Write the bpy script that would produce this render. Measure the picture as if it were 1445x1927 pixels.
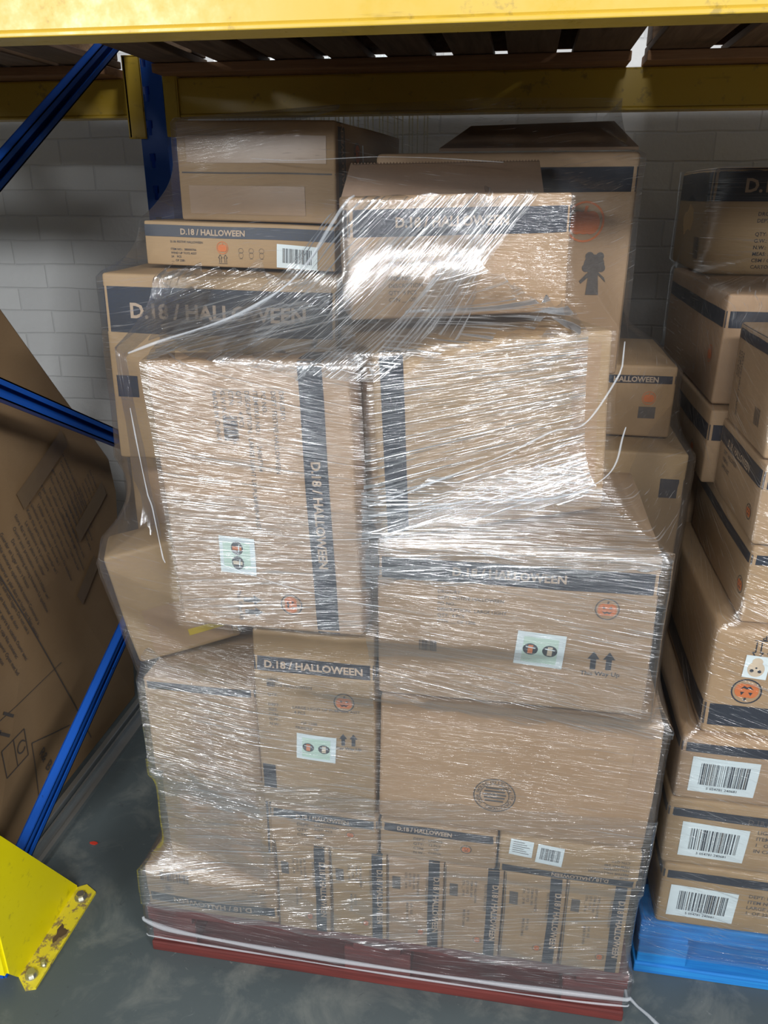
import bpy, bmesh, math, random
import numpy as np
from mathutils import Vector, Matrix, noise

for o in list(bpy.data.objects):
    bpy.data.objects.remove(o, do_unlink=True)
SC = bpy.context.scene
COL = SC.collection
R = math.radians
random.seed(7)

# ------------------------------------------------------------------ camera
cam_d = bpy.data.cameras.new('camera')
cam_d.sensor_fit = 'VERTICAL'
cam_d.sensor_height = 24.0
cam_d.lens = 24.0 * 1487.7 / 1927.0
cam_d.clip_start = 0.02
cam = bpy.data.objects.new('camera', cam_d)
COL.objects.link(cam)
CR = Vector((0.98636569, 0.16456813, 0.00024298))
CU = Vector((-0.06138744, 0.36656486, 0.92836511))
CF = Vector((-0.15269024, 0.91572241, -0.37166942))
m = Matrix((CR, CU, -CF)).transposed().to_4x4()
m.translation = Vector((0.70784869, -1.15628506, 1.54038551))
cam.matrix_world = m
SC.camera = cam

# ------------------------------------------------------------------ light
SC.view_settings.view_transform = 'Standard'
SC.view_settings.look = 'None'
SC.view_settings.exposure = -0.15
SC.view_settings.gamma = 1.0
SC.view_settings.use_curve_mapping = False
w = bpy.data.worlds.new('warehouse_air')
SC.world = w
w.use_nodes = True
w.node_tree.nodes['Background'].inputs[0].default_value = (0.80, 0.90, 1.0, 1)
w.node_tree.nodes['Background'].inputs[1].default_value = 0.115


def area(name, loc, aim, sx, sy, power, color=(1, 1, 1)):
    d = bpy.data.lights.new(name, 'AREA')
    d.shape = 'RECTANGLE'
    d.size, d.size_y, d.energy, d.color = sx, sy, power, color
    o = bpy.data.objects.new(name, d)
    o.location = loc
    o.rotation_euler = (Vector(aim) - Vector(loc)).to_track_quat('-Z', 'Y').to_euler()
    COL.objects.link(o)
    return o


area('aisle_light_near', (0.95, -3.3, 3.35), (0.5, 0.1, 0.7), 1.5, 0.30, 130, (0.97, 0.98, 1.0))
area('aisle_light_far', (-3.1, -6.4, 3.15), (0.3, 0.3, 1.2), 1.8, 0.5, 320, (0.95, 0.98, 1.0))
area('aisle_light_right', (4.0, -3.6, 3.6), (0.8, 0.3, 0.8), 1.4, 0.35, 170, (0.97, 0.98, 1.0))

# ------------------------------------------------------------------ materials
def newmat(name):
    mt = bpy.data.materials.new(name)
    mt.use_nodes = True
    nt = mt.node_tree
    for n in list(nt.nodes):
        nt.nodes.remove(n)
    out = nt.nodes.new('ShaderNodeOutputMaterial')
    return mt, nt, out


def N(nt, typ, **kw):
    n = nt.nodes.new(typ)
    for k, v in kw.items():
        if k in n.inputs.keys() if hasattr(n.inputs, 'keys') else False:
            n.inputs[k].default_value = v
        else:
            setattr(n, k, v)
    return n


def ramp(nt, src, p0, p1, c0, c1):
    r = nt.nodes.new('ShaderNodeValToRGB')
    r.color_ramp.elements[0].position = p0
    r.color_ramp.elements[1].position = p1
    r.color_ramp.elements[0].color = c0 if len(c0) == 4 else (*c0, 1)
    r.color_ramp.elements[1].color = c1 if len(c1) == 4 else (*c1, 1)
    nt.links.new(src, r.inputs[0])
    return r.outputs[0]


def noise_tex(nt, scale, detail=3, mapscale=None, coord='Object', rough=0.5, dist=0.0, rot=None):
    tc = nt.nodes.new('ShaderNodeTexCoord')
    src = tc.outputs[coord]
    if mapscale or rot:
        mp = nt.nodes.new('ShaderNodeMapping')
        if mapscale:
            mp.inputs['Scale'].default_value = mapscale
        if rot:
            mp.inputs['Rotation'].default_value = rot
        nt.links.new(src, mp.inputs[0])
        src = mp.outputs[0]
    n = nt.nodes.new('ShaderNodeTexNoise')
    n.inputs['Scale'].default_value = scale
    n.inputs['Detail'].default_value = detail
    n.inputs['Roughness'].default_value = rough
    n.inputs['Distortion'].default_value = dist
    nt.links.new(src, n.inputs['Vector'])
    return n.outputs['Fac']


def mixc(nt, fac, a, b, mode='MIX'):
    mx = nt.nodes.new('ShaderNodeMix')
    mx.data_type = 'RGBA'
    mx.blend_type = mode
    for i, v in ((0, fac), (6, a), (7, b)):
        if isinstance(v, (int, float)):
            mx.inputs[i].default_value = v
        elif isinstance(v, tuple):
            mx.inputs[i].default_value = v if len(v) == 4 else (*v, 1)
        else:
            nt.links.new(v, mx.inputs[i])
    return mx.outputs[2]


def principled(nt, out, color, rough=0.6, metallic=0.0, bump=None, bs=0.3, bd=0.002, spec=None, coat=0):
    p = nt.nodes.new('ShaderNodeBsdfPrincipled')
    if isinstance(color, tuple):
        p.inputs['Base Color'].default_value = (*color, 1)
    else:
        nt.links.new(color, p.inputs['Base Color'])
    if isinstance(rough, (int, float)):
        p.inputs['Roughness'].default_value = rough
    else:
        nt.links.new(rough, p.inputs['Roughness'])
    p.inputs['Metallic'].default_value = metallic
    if spec is not None:
        p.inputs['Specular IOR Level'].default_value = spec
    if coat:
        p.inputs['Coat Weight'].default_value = coat
    if bump is not None:
        b = nt.nodes.new('ShaderNodeBump')
        b.inputs['Strength'].default_value = bs
        b.inputs['Distance'].default_value = bd
        nt.links.new(bump, b.inputs['Height'])
        nt.links.new(b.outputs[0], p.inputs['Normal'])
    nt.links.new(p.outputs[0], out.inputs[0])
    return p


def simple(name, color, rough=0.6, metallic=0.0, var=0.12, scale=30, spec=None, bs=0.1):
    mt, nt, out = newmat(name)
    f = noise_tex(nt, scale, 4)
    c = mixc(nt, f, tuple(x * (1 - var) for x in color), tuple(min(1, x * (1 + var)) for x in color))
    principled(nt, out, c, rough, metallic, f, bs, 0.001, spec)
    return mt


def cardboard(name, base):
    mt, nt, out = newmat(name)
    fib = noise_tex(nt, 60, 4, (1, 1, 9))
    blot = noise_tex(nt, 5, 3)
    flute = noise_tex(nt, 1, 1, (260, 2, 2))
    oi = nt.nodes.new('ShaderNodeObjectInfo')
    c = mixc(nt, fib, tuple(x * .86 for x in base), tuple(x * 1.1 for x in base))
    c = mixc(nt, ramp(nt, blot, .35, .75, (0, 0, 0), (1, 1, 1)), c, tuple(x * k for x, k in zip(base, (.84, .80, .74))))
    c = mixc(nt, oi.outputs['Random'], c, mixc(nt, 1.0, c, (.93, .95, .78), 'MULTIPLY'))
    principled(nt, out, c, 0.62, 0, flute, 0.12, 0.0006, 0.35)
    return mt


M = {}
M['card'] = cardboard('cardboard', (0.44, 0.292, 0.180))
M['card_in'] = cardboard('cardboard_inner_liner', (0.25, 0.165, 0.11))
M['card_old'] = cardboard('worn_cardboard', (0.33, 0.215, 0.115))
M['ink'] = simple('black_ink', (0.022, 0.027, 0.04), 0.42, 0, .25, 18)
M['ink_soft'] = simple('grey_print_ink', (0.10, 0.085, 0.075), 0.6, 0, .3, 200)
M['orange'] = simple('orange_ink', (0.62, 0.17, 0.045), 0.6)
M['tan'] = simple('unprinted_board_lettering', (0.46, 0.34, 0.235), 0.6)
M['tape'] = simple('brown_packing_tape', (0.39, 0.255, 0.15), 0.36, 0, .08, 40)
M['old_tape'] = simple('dull_old_tape', (0.22, 0.15, 0.085), 0.3, 0, .1, 40)
M['white'] = simple('white_sticker_paper', (0.74, 0.82, 0.82), 0.5, 0, .03)
M['pale'] = simple('pale_green_print', (0.56, 0.72, 0.60), 0.5, 0, .05)
M['bone'] = simple('bone_colour_print', (0.62, 0.50, 0.36), 0.5, 0, .2)
M['yellow_tape'] = simple('yellow_tape', (0.62, 0.45, 0.05), 0.35)

def painted_yellow(name, base, dirt):
    mt, nt, out = newmat(name)
    f = noise_tex(nt, 26, 6, (1, 1, 1), rough=.65)
    l = noise_tex(nt, 3, 5, (1, 6, 10), rough=.7)
    c = mixc(nt, ramp(nt, f, .60, .68, (0, 0, 0), (dirt,) * 3), base, (0.16, 0.12, 0.04))
    c = mixc(nt, ramp(nt, l, .62, .66, (0, 0, 0), (.5,) * 3), c, tuple(x * .6 for x in base))
    principled(nt, out, c, ramp(nt, f, .3, .8, (.26,) * 3, (.5,) * 3), 0, f, .12, .001, .5)
    return mt
M['yellow'] = painted_yellow('yellow_beam_paint', (0.58, 0.385, 0.04), .5)
M['guard'] = painted_yellow('yellow_guard_paint', (0.92, 0.80, 0.002), .3)

mt, nt, out = newmat('chipped_yellow_paint')
f = noise_tex(nt, 38, 6, rough=.7)
c = mixc(nt, ramp(nt, f, .52, .60, (0, 0, 0), (1, 1, 1)), (0.72, 0.60, 0.03), (0.25, 0.18, 0.08))
principled(nt, out, c, .5, 0, f, .4, .002)
M['guard_chip'] = mt

mt, nt, out = newmat('blue_rack_paint')
f = noise_tex(nt, 14, 5, rough=.7)
c = mixc(nt, ramp(nt, f, .66, .70, (0, 0, 0), (.8,) * 3), (0.008, 0.085, 0.42), (0.01, 0.02, 0.05))
principled(nt, out, c, .38, 0, f, .1, .001)
M['blue'] = mt
M['steel'] = simple('galvanised_steel', (0.46, 0.49, 0.49), 0.38, .8, .15, 12)
M['bolt'] = simple('zinc_bolt', (0.55, 0.55, 0.50), 0.35, .9, .2, 90)
M['rust'] = simple('rust', (0.09, 0.055, 0.03), 0.8, 0, .4, 60)

def wood(name, base, dark, axis=(1.5, 18, 30)):
    mt, nt, out = newmat(name)
    g = noise_tex(nt, 3.0, 6, axis, rough=.6, dist=.6)
    k = noise_tex(nt, 5, 3)
    c = mixc(nt, ramp(nt, g, .3, .7, (0, 0, 0), (1, 1, 1)), dark, base)
    c = mixc(nt, ramp(nt, k, .62, .75, (0, 0, 0), (.6,) * 3), c, tuple(x * .45 for x in dark))
    principled(nt, out, c, .72, 0, g, .35, .002)
    return mt
M['wood_x'] = wood('pine_board', (0.46, 0.25, 0.12), (0.30, 0.14, 0.06), (1.5, 18, 30))
M['wood_y'] = wood('aged_deck_board', (0.30, 0.19, 0.11), (0.15, 0.085, 0.045), (18, 1.5, 30))
M['redwood'] = wood('red_painted_wood', (0.17, 0.030, 0.024), (0.08, 0.016, 0.014))
M['bluewood'] = wood('blue_painted_wood', (0.02, 0.28, 0.68), (0.01, 0.15, 0.50))

mt, nt, out = newmat('grey_painted_concrete')
f1 = noise_tex(nt, 7, 7, rough=.68, dist=.5)
f2 = noise_tex(nt, 30, 5, rough=.7, dist=1.0)
f3 = noise_tex(nt, 2.0, 4)
c = mixc(nt, f3, (0.055, 0.072, 0.077), (0.095, 0.115, 0.117))
c = mixc(nt, ramp(nt, f1, .50, .68, (0, 0, 0), (.6,) * 3), c, (0.185, 0.195, 0.175))
c = mixc(nt, ramp(nt, f2, .66, .72, (0, 0, 0), (.5,) * 3), c, (0.26, 0.27, 0.25))
c = mixc(nt, ramp(nt, f2, .30, .36, (.6,) * 3, (0, 0, 0)), c, (0.05, 0.055, 0.06))
principled(nt, out, c, ramp(nt, f1, .3, .8, (.45,) * 3, (.7,) * 3), 0, f2, .12, .002)
M['floor'] = mt

mt, nt, out = newmat('white_painted_brick')
tc = nt.nodes.new('ShaderNodeTexCoord')
mp = nt.nodes.new('ShaderNodeMapping')
mp.inputs['Rotation'].default_value = (R(90), 0, 0)
wob = nt.nodes.new('ShaderNodeTexNoise'); wob.inputs['Scale'].default_value = 6
nt.links.new(tc.outputs['Object'], wob.inputs['Vector'])
vm = nt.nodes.new('ShaderNodeVectorMath'); vm.operation = 'MULTIPLY_ADD'
nt.links.new(wob.outputs['Color'], vm.inputs[0]); vm.inputs[1].default_value = (.014,) * 3
nt.links.new(tc.outputs['Object'], vm.inputs[2])
nt.links.new(vm.outputs[0], mp.inputs[0])
bk = nt.nodes.new('ShaderNodeTexBrick')
bk.inputs['Scale'].default_value = 1.0
bk.inputs['Brick Width'].default_value = 0.225
bk.inputs['Row Height'].default_value = 0.078
bk.inputs['Mortar Size'].default_value = 0.0045
bk.inputs['Mortar Smooth'].default_value = 0.8
bk.inputs['Color1'].default_value = (0.56, 0.56, 0.555, 1)
bk.inputs['Color2'].default_value = (0.62, 0.62, 0.61, 1)
bk.inputs['Mortar'].default_value = (0.54, 0.54, 0.535, 1)
nt.links.new(mp.outputs[0], bk.inputs['Vector'])
g = noise_tex(nt, 40, 5)
h = nt.nodes.new('ShaderNodeMath'); h.operation = 'MULTIPLY_ADD'
nt.links.new(bk.outputs['Fac'], h.inputs[0]); h.inputs[1].default_value = -1.0
nt.links.new(g, h.inputs[2])
sc_ = noise_tex(nt, 9, 5, (3, 1, 1))
c = mixc(nt, ramp(nt, sc_, .74, .76, (0, 0, 0), (.5,) * 3), bk.outputs['Color'], (0.2, 0.2, 0.2))
principled(nt, out, c, .75, 0, h.outputs[0], .45, .006)
M['brick'] = mt


def film_mat(name, tint, milk, gloss, streak_u=9, streak_v=330, haze=0.03, always=.15, thr=.60):
    """clear stretch film: mostly see-through, with fine creases that run along U"""
    mt, nt, out = newmat(name)
    uv = nt.nodes.new('ShaderNodeUVMap')

    def un(su, sv, detail, rough=.6, dist=0.0, off=0):
        mp = nt.nodes.new('ShaderNodeMapping')
        mp.inputs['Scale'].default_value = (su, sv, 1)
        mp.inputs['Location'].default_value = (off, off, 0)
        nt.links.new(uv.outputs[0], mp.inputs[0])
        n = nt.nodes.new('ShaderNodeTexNoise')
        n.inputs['Scale'].default_value = 1
        n.inputs['Detail'].default_value = detail
        n.inputs['Roughness'].default_value = rough
        n.inputs['Distortion'].default_value = dist
        nt.links.new(mp.outputs[0], n.inputs['Vector'])
        return n.outputs['Fac']
    A = un(streak_u, streak_v, 3, .6, .1)
    B = un(streak_u * 3.2, streak_v * 1.7, 2, .5, .1, 7)
    Cn = un(2.3, 14, 3, .6, .8, 3)          # broad folds
    P = un(3.0, 5.5, 2, .5, 0, 11)          # where the film is more creased

    def math_(op, a, b, c=None):
        n = nt.nodes.new('ShaderNodeMath')
        n.operation = op
        for i, v in enumerate((a, b, c)):
            if v is None:
                continue
            if isinstance(v, (int, float)):
                n.inputs[i].default_value = v
            else:
                nt.links.new(v, n.inputs[i])
        return n.outputs[0]
    hA = math_('MULTIPLY_ADD', B, .45, A)
    hh = math_('MULTIPLY_ADD', Cn, 2.2, hA)
    bp = nt.nodes.new('ShaderNodeBump')
    bp.inputs['Strength'].default_value = 1.0
    bp.inputs['Distance'].default_value = 0.0022
    nt.links.new(hh, bp.inputs['Height'])
    mA = ramp(nt, A, thr, thr + .08, (0, 0, 0), (1, 1, 1))
    mB = ramp(nt, B, thr + .04, thr + .10, (0, 0, 0), (1, 1, 1))
    mP = ramp(nt, P, .36, .66, (always,) * 3, (1, 1, 1))
    crease = math_('MULTIPLY', math_('MAXIMUM', mA, mB), mP)
    tr = nt.nodes.new('ShaderNodeBsdfTransparent')
    tr.inputs[0].default_value = (*tint, 1)
    gl = nt.nodes.new('ShaderNodeBsdfGlossy')
    gl.inputs['Roughness'].default_value = 0.16
    gl.inputs['Color'].default_value = (1, 1, 1, 1)
    nt.links.new(bp.outputs[0], gl.inputs['Normal'])
    df = nt.nodes.new('ShaderNodeBsdfDiffuse')
    df.inputs[0].default_value = (.86, .90, .93, 1)
    tl = nt.nodes.new('ShaderNodeBsdfTranslucent')
    tl.inputs[0].default_value = (.86, .90, .93, 1)
    dm = nt.nodes.new('ShaderNodeMixShader'); dm.inputs[0].default_value = .4
    nt.links.new(df.outputs[0], dm.inputs[1]); nt.links.new(tl.outputs[0], dm.inputs[2])
    m1 = nt.nodes.new('ShaderNodeMixShader')
    nt.links.new(math_('MULTIPLY_ADD', crease, milk, haze), m1.inputs[0])
    nt.links.new(tr.outputs[0], m1.inputs[1]); nt.links.new(dm.outputs[0], m1.inputs[2])
    lw = nt.nodes.new('ShaderNodeLayerWeight')
    lw.inputs['Blend'].default_value = .22
    gf = math_('MULTIPLY_ADD', lw.outputs['Fresnel'], .32, math_('MULTIPLY_ADD', crease, gloss, gloss * .13))
    gf = math_('MINIMUM', gf, .85)
    m2 = nt.nodes.new('ShaderNodeMixShader')
    nt.links.new(gf, m2.inputs[0])
    nt.links.new(m1.outputs[0], m2.inputs[1]); nt.links.new(gl.outputs[0], m2.inputs[2])
    nt.links.new(m2.outputs[0], out.inputs[0])
    return mt


M['film'] = film_mat('stretch_film', (.95, .96, .97), .45, .50, 4.5, 330, .03, .12, .63)
M['film_dense'] = film_mat('stretch_film_tight_creases', (.97, .975, .98), .45, .40, 3.0, 330, .012, .20, .64)
M['film_streaks'] = film_mat('stretch_film_long_creases', (.96, .965, .97), .85, .80, 2.4, 250, .02, .6, .565)
M['film_level'] = film_mat('stretch_film_level_creases', (.975, .98, .985), .65, .60, 2.8, 300, .008, .30, .595)
M['film_dim'] = film_mat('stretch_film_smooth', (.94, .95, .96), .40, .50, 6, 240, .02)
mt, nt, out = newmat('rolled_film_edge')
f = noise_tex(nt, 40, 3)
p = principled(nt, out, (.80, .84, .88), .18, 0, f, .5, .002)
p.inputs['Alpha'].default_value = .26
M['rope'] = mt


# ------------------------------------------------------------------ helpers
def link(name, me, mats, parent=None):
    o = bpy.data.objects.new(name, me)
    COL.objects.link(o)
    for mm in (mats if isinstance(mats, (list, tuple)) else [mats]):
        me.materials.append(mm)
    if parent is not None:
        o.parent = parent
        if parent.name.startswith('stretch_wrap'):
            o.location = -parent.location
    return o


def tag(o, label=None, cat=None, group=None, kind=None):
    for k, v in (('label', label), ('category', cat), ('group', group), ('kind', kind)):
        if v:
            o[k] = v
    return o


def empty(name, loc=(0, 0, 0), label=None, cat=None, group=None):
    o = bpy.data.objects.new(name, None)
    o.location = loc
    COL.objects.link(o)
    return tag(o, label, cat, group)


def bm_obj(name, bm, mats, parent=None, smooth=False):
    me = bpy.data.meshes.new(name)
    bm.to_mesh(me)
    bm.free()
    if smooth:
        for p in me.polygons:
            p.use_smooth = True
    return link(name, me, mats, parent)


def add_box(bm, lo, hi, mi=0, M4=None, bevel=0.0):
    lo, hi = Vector(lo), Vector(hi)
    r = bmesh.ops.create_cube(bm, size=1)
    vs = r['verts']
    for v in vs:
        v.co = Vector(((v.co.x + .5) * (hi.x - lo.x) + lo.x, (v.co.y + .5) * (hi.y - lo.y) + lo.y, (v.co.z + .5) * (hi.z - lo.z) + lo.z))
    if M4 is not None:
        for v in vs:
            v.co = M4 @ v.co
    fs = {f for v in vs for f in v.link_faces}
    for f in fs:
        f.material_index = mi
    if bevel:
        es = list({e for v in vs for e in v.link_edges})
        bmesh.ops.bevel(bm, geom=es, offset=bevel, segments=2, affect='EDGES', profile=.5)
    return vs


def box_obj(name, lo, hi, mats, parent=None, bevel=0.0, M4=None):
    bm = bmesh.new()
    add_box(bm, lo, hi, 0, M4, bevel)
    return bm_obj(name, bm, mats, parent)


def bar_matrix(p0, p1, up=Vector((0, 0, 1))):
    """frame with local X along p0->p1"""
    p0, p1 = Vector(p0), Vector(p1)
    x = (p1 - p0).normalized()
    y = up.cross(x).normalized()
    z = x.cross(y)
    mm = Matrix((x, y, z)).transposed().to_4x4()
    mm.translation = p0
    return mm, (p1 - p0).length


def tube(name, pts, r, mats, parent=None, seg=8, rfun=None):
    bm = bmesh.new()
    rings = []
    n = len(pts)
    pts = [Vector(p) for p in pts]
    for i, p in enumerate(pts):
        t = (pts[min(i + 1, n - 1)] - pts[max(i - 1, 0)]).normalized()
        a = t.cross(Vector((0, 0.3, 1))).normalized()
        b = t.cross(a)
        rr = r * (rfun(i / (n - 1)) if rfun else 1)
        rings.append([bm.verts.new(p + (a * math.cos(2 * math.pi * k / seg) + b * math.sin(2 * math.pi * k / seg)) * rr) for k in range(seg)])
    for i in range(n - 1):
        for k in range(seg):
            bm.faces.new((rings[i][k], rings[i][(k + 1) % seg], rings[i + 1][(k + 1) % seg], rings[i + 1][k]))
    bm.faces.new(rings[0][::-1]); bm.faces.new(rings[-1])
    return bm_obj(name, bm, mats, parent, True)


_text = {}


def text_mesh(s, bold=False):
    s = (s, bold)
    if s not in _text:
        cu = bpy.data.curves.new('t', 'FONT')
        cu.body = s[0]
        cu.size = 1
        cu.resolution_u = 2
        cu.offset = 0.03 if bold else 0.008
        o = bpy.data.objects.new('t', cu)
        COL.objects.link(o)
        me = o.to_mesh()
        vs = [(v.co.x, v.co.y) for v in me.vertices]
        fs = [tuple(p.vertices) for p in me.polygons]
        o.to_mesh_clear()
        bpy.data.objects.remove(o)
        bpy.data.curves.remove(cu)
        _text[s] = (vs, fs, max([v[0] for v in vs] or [0]))
    return _text[s]


CM = ['card', 'ink', 'orange', 'tan', 'ink_soft', 'tape', 'white', 'pale', 'bone', 'card_in', 'yellow_tape', 'card_old']
CI = {k: i for i, k in enumerate(CM)}


class Carton:
    def __init__(s, w, d, h, r=.006, bulge=.004, seed=0):
        s.w, s.d, s.h, s.r, s.b, s.seed = w, d, h, r, bulge, seed

    def D(s, p):
        """crush and bulge of the carton, applied to its body and to the print on it"""
        hw, hd, hh = s.w / 2, s.d / 2, s.h / 2
        x, y, z = p[0], p[1], p[2] - hh
        off = max(abs(x) - hw, abs(y) - hd, abs(z) - hh, 0)
        q = Vector((max(-(hw - s.r), min(hw - s.r, x)), max(-(hd - s.r), min(hd - s.r, y)), max(-(hh - s.r), min(hh - s.r, z))))
        dv = Vector((x, y, z)) - q
        L = dv.length
        if L > 1e-9:
            q = q + dv / L * (s.r + off)
        x, y, z = q
        fx, fy, fz = 1 - min(1, (x / hw) ** 2), 1 - min(1, (y / hd) ** 2), 1 - min(1, (z / hh) ** 2)
        v = Vector((x, y, z))
        v.y += s.b * (y / hd) * fx * fz
        v.x += s.b * (x / hw) * fy * fz
        v.z += s.b * .3 * (z / hh) * fx * fy
        nv = noise.noise_vector(Vector((x * 7 + s.seed * 3.1, y * 7, z * 7 + s.seed)))
        v += Vector((nv.x * .0022, nv.y * .0028, nv.z * .0014))
        return Vector((v.x, v.y, v.z + hh))

    def fmap(s, face, u, v, off):
        if face == 'front':
            p = (-s.w / 2 + u, -s.d / 2 - off, v)
        elif face == 'right':
            p = (s.w / 2 + off, -s.d / 2 + u, v)
        elif face == 'left':
            p = (-s.w / 2 - off, s.d / 2 - u, v)
        else:
            p = (-s.w / 2 + u, -s.d / 2 + v, s.h + off)
        return s.D(p)

    def body(s, bm, mi=0):
        def cuts(L):
            n = max(4, int(L / .05))
            mid = [-(L / 2 - s.r) + (L - 2 * s.r) * i / n for i in range(n + 1)]
            return [-L / 2, -L / 2 + s.r * .45] + mid + [L / 2 - s.r * .45, L / 2]
        X, Y, Z = cuts(s.w), cuts(s.d), [z + s.h / 2 for z in cuts(s.h)]
        cache = {}

        def V(x, y, z):
            k = (round(x, 5), round(y, 5), round(z, 5))
            if k not in cache:
                cache[k] = bm.verts.new(s.D((x, y, z)))
            return cache[k]

        def sheet(A, B, f, flip):
            for i in range(len(A) - 1):
                for j in range(len(B) - 1):
                    q = [V(*f(A[i], B[j])), V(*f(A[i + 1], B[j])), V(*f(A[i + 1], B[j + 1])), V(*f(A[i], B[j + 1]))]
                    if len(set(q)) < 4:
                        continue
                    fc = bm.faces.new(q[::-1] if flip else q)
                    fc.material_index = mi
                    fc.smooth = True
        sheet(X, Z, lambda a, b: (a, -s.d / 2, b), False)
        sheet(X, Z, lambda a, b: (a, s.d / 2, b), True)
        sheet(Y, Z, lambda a, b: (s.w / 2, a, b), False)
        sheet(Y, Z, lambda a, b: (-s.w / 2, a, b), True)
        sheet(X, Y, lambda a, b: (a, b, s.h), False)
        sheet(X, Y, lambda a, b: (a, b, 0), True)

    # 2-D print primitives; xf maps print coordinates to face metres
    def quad(s, bm, face, x0, y0, x1, y1, mat, off=.0007, xf=None):
        nx, ny = max(1, int(abs(x1 - x0) / .012)), max(1, int(abs(y1 - y0) / .012))
        g = []
        for j in range(ny + 1):
            row = []
            for i in range(nx + 1):
                a, b = x0 + (x1 - x0) * i / nx, y0 + (y1 - y0) * j / ny
                if xf:
                    a, b = xf(a, b)
                row.append(bm.verts.new(s.fmap(face, a, b, off)))
            g.append(row)
        for j in range(ny):
            for i in range(nx):
                f = bm.faces.new((g[j][i], g[j][i + 1], g[j + 1][i + 1], g[j + 1][i]))
                f.material_index = CI[mat]
                f.smooth = True

    def poly(s, bm, face, pts, mat, off=.0009, xf=None):
        vs = []
        for a, b in pts:
            if xf:
                a, b = xf(a, b)
            vs.append(bm.verts.new(s.fmap(face, a, b, off)))
        f = bm.faces.new(vs)
        f.material_index = CI[mat]

    def ring(s, bm, face, r0, r1, mat, off, xf, n=28, sx=1.0):
        for k in range(n):
            a, b = 2 * math.pi * k / n, 2 * math.pi * (k + 1) / n
            if r0 <= 0:
                s.poly(bm, face, [(0, 0), (r1 * sx * math.cos(a), r1 * math.sin(a)), (r1 * sx * math.cos(b), r1 * math.sin(b))], mat, off, xf)
            else:
                s.poly(bm, face, [(r0 * sx * math.cos(a), r0 * math.sin(a)), (r1 * sx * math.cos(a), r1 * math.sin(a)), (r1 * sx * math.cos(b), r1 * math.sin(b)), (r0 * sx * math.cos(b), r0 * math.sin(b))], mat, off, xf)

    def text(s, bm, face, st, size, mat, off, xf, align='l', stretch=1.0):
        vs, fs, W = text_mesh(st, mat == 'tan')
        ox = {'l': 0, 'c': -W / 2, 'r': -W}[align]
        bv = []
        for (x, y) in vs:
            a, b = (x + ox) * size * stretch, y * size
            a, b = xf(a, b)
            bv.append(bm.verts.new(s.fmap(face, a, b, off)))
        for f in fs:
            try:
                fc = bm.faces.new([bv[i] for i in f])
                fc.material_index = CI[mat]
            except ValueError:
                pass

    def draw(s, bm, it):
        k, face = it[0], it[1]
        if k == 'hband':            # wraps round the sides
            z0, z1 = it[2], it[3]
            s.quad(bm, 'front', 0, z0, s.w, z1, 'ink')
            s.quad(bm, 'left', 0, z0, s.d, z1, 'ink')
            s.quad(bm, 'right', 0, z0, s.d, z1, 'ink')
            return
        if k == 'vband':
            s.quad(bm, 'front', it[2], 0, it[3], s.h, 'ink')
            s.quad(bm, 'top', it[2], 0, it[3], s.d, 'ink')
            return
        if k == 'rect':
            s.quad(bm, face, *it[2:6], it[6], it[7] if len(it) > 7 else .0006)
            return
        cx, cy, rot = it[2], it[3], R(it[4])
        c_, s_ = math.cos(rot), math.sin(rot)

        def xf(a, b):
            return cx + a * c_ - b * s_, cy + a * s_ + b * c_
        if k == 'text':
            s.text(bm, face, it[5], it[6], it[7], .0012, xf, it[8] if len(it) > 8 else 'c', it[9] if len(it) > 9 else 1.0)
        elif k == 'lines':
            for i, st in enumerate(it[5]):
                if st:
                    s.text(bm, face, st, it[6], it[7], .0008, lambda a, b, i=i: xf(a, b - i * it[6] * 1.25), 'l')
        elif k == 'pumpkin':
            r = it[5]
            ringm = it[6] if len(it) > 6 else 'ink'
            s.ring(bm, face, r * .90, r, ringm, .0008, xf)
            for dx in (-.34, 0, .34):
                s.ring(bm, face, 0, r * .56, 'orange', .0009 + dx * .0003, lambda a, b, dx=dx: xf(a * .78 + dx * r, b - .05 * r))
            s.poly(bm, face, [(-.07 * r, .5 * r), (.07 * r, .5 * r), (.14 * r, .76 * r), (-.02 * r, .76 * r)], ringm, .0011, xf)
            for sx in (-1, 1):
                s.poly(bm, face, [(sx * .12 * r, .05 * r), (sx * .40 * r, .05 * r), (sx * .30 * r, .32 * r)], ringm, .0013, xf)
            s.poly(bm, face, [(-.44 * r, -.16 * r), (-.2 * r, -.44 * r), (0, -.34 * r), (.2 * r, -.44 * r), (.44 * r, -.16 * r), (.2 * r, -.26 * r), (0, -.18 * r), (-.2 * r, -.26 * r)], ringm, .0013, xf)
        elif k == 'arrows':
            h, mat = it[5], (it[6] if len(it) > 6 else 'ink')
            for sx in (-1, 1):
                o = sx * h * .36
                s.poly(bm, face, [(o - .13 * h, 0), (o + .13 * h, 0), (o + .13 * h, .62 * h), (o - .13 * h, .62 * h)], mat, .0009, xf)
                s.poly(bm, face, [(o - .28 * h, .58 * h), (o + .28 * h, .58 * h), (o, h)], mat, .0010, xf)
            s.text(bm, face, 'This Way Up', h * .34, mat, .0009, lambda a, b: xf(a, b - h * .34), 'c')
        elif k == 'open_arrows':
            h = it[5]
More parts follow.
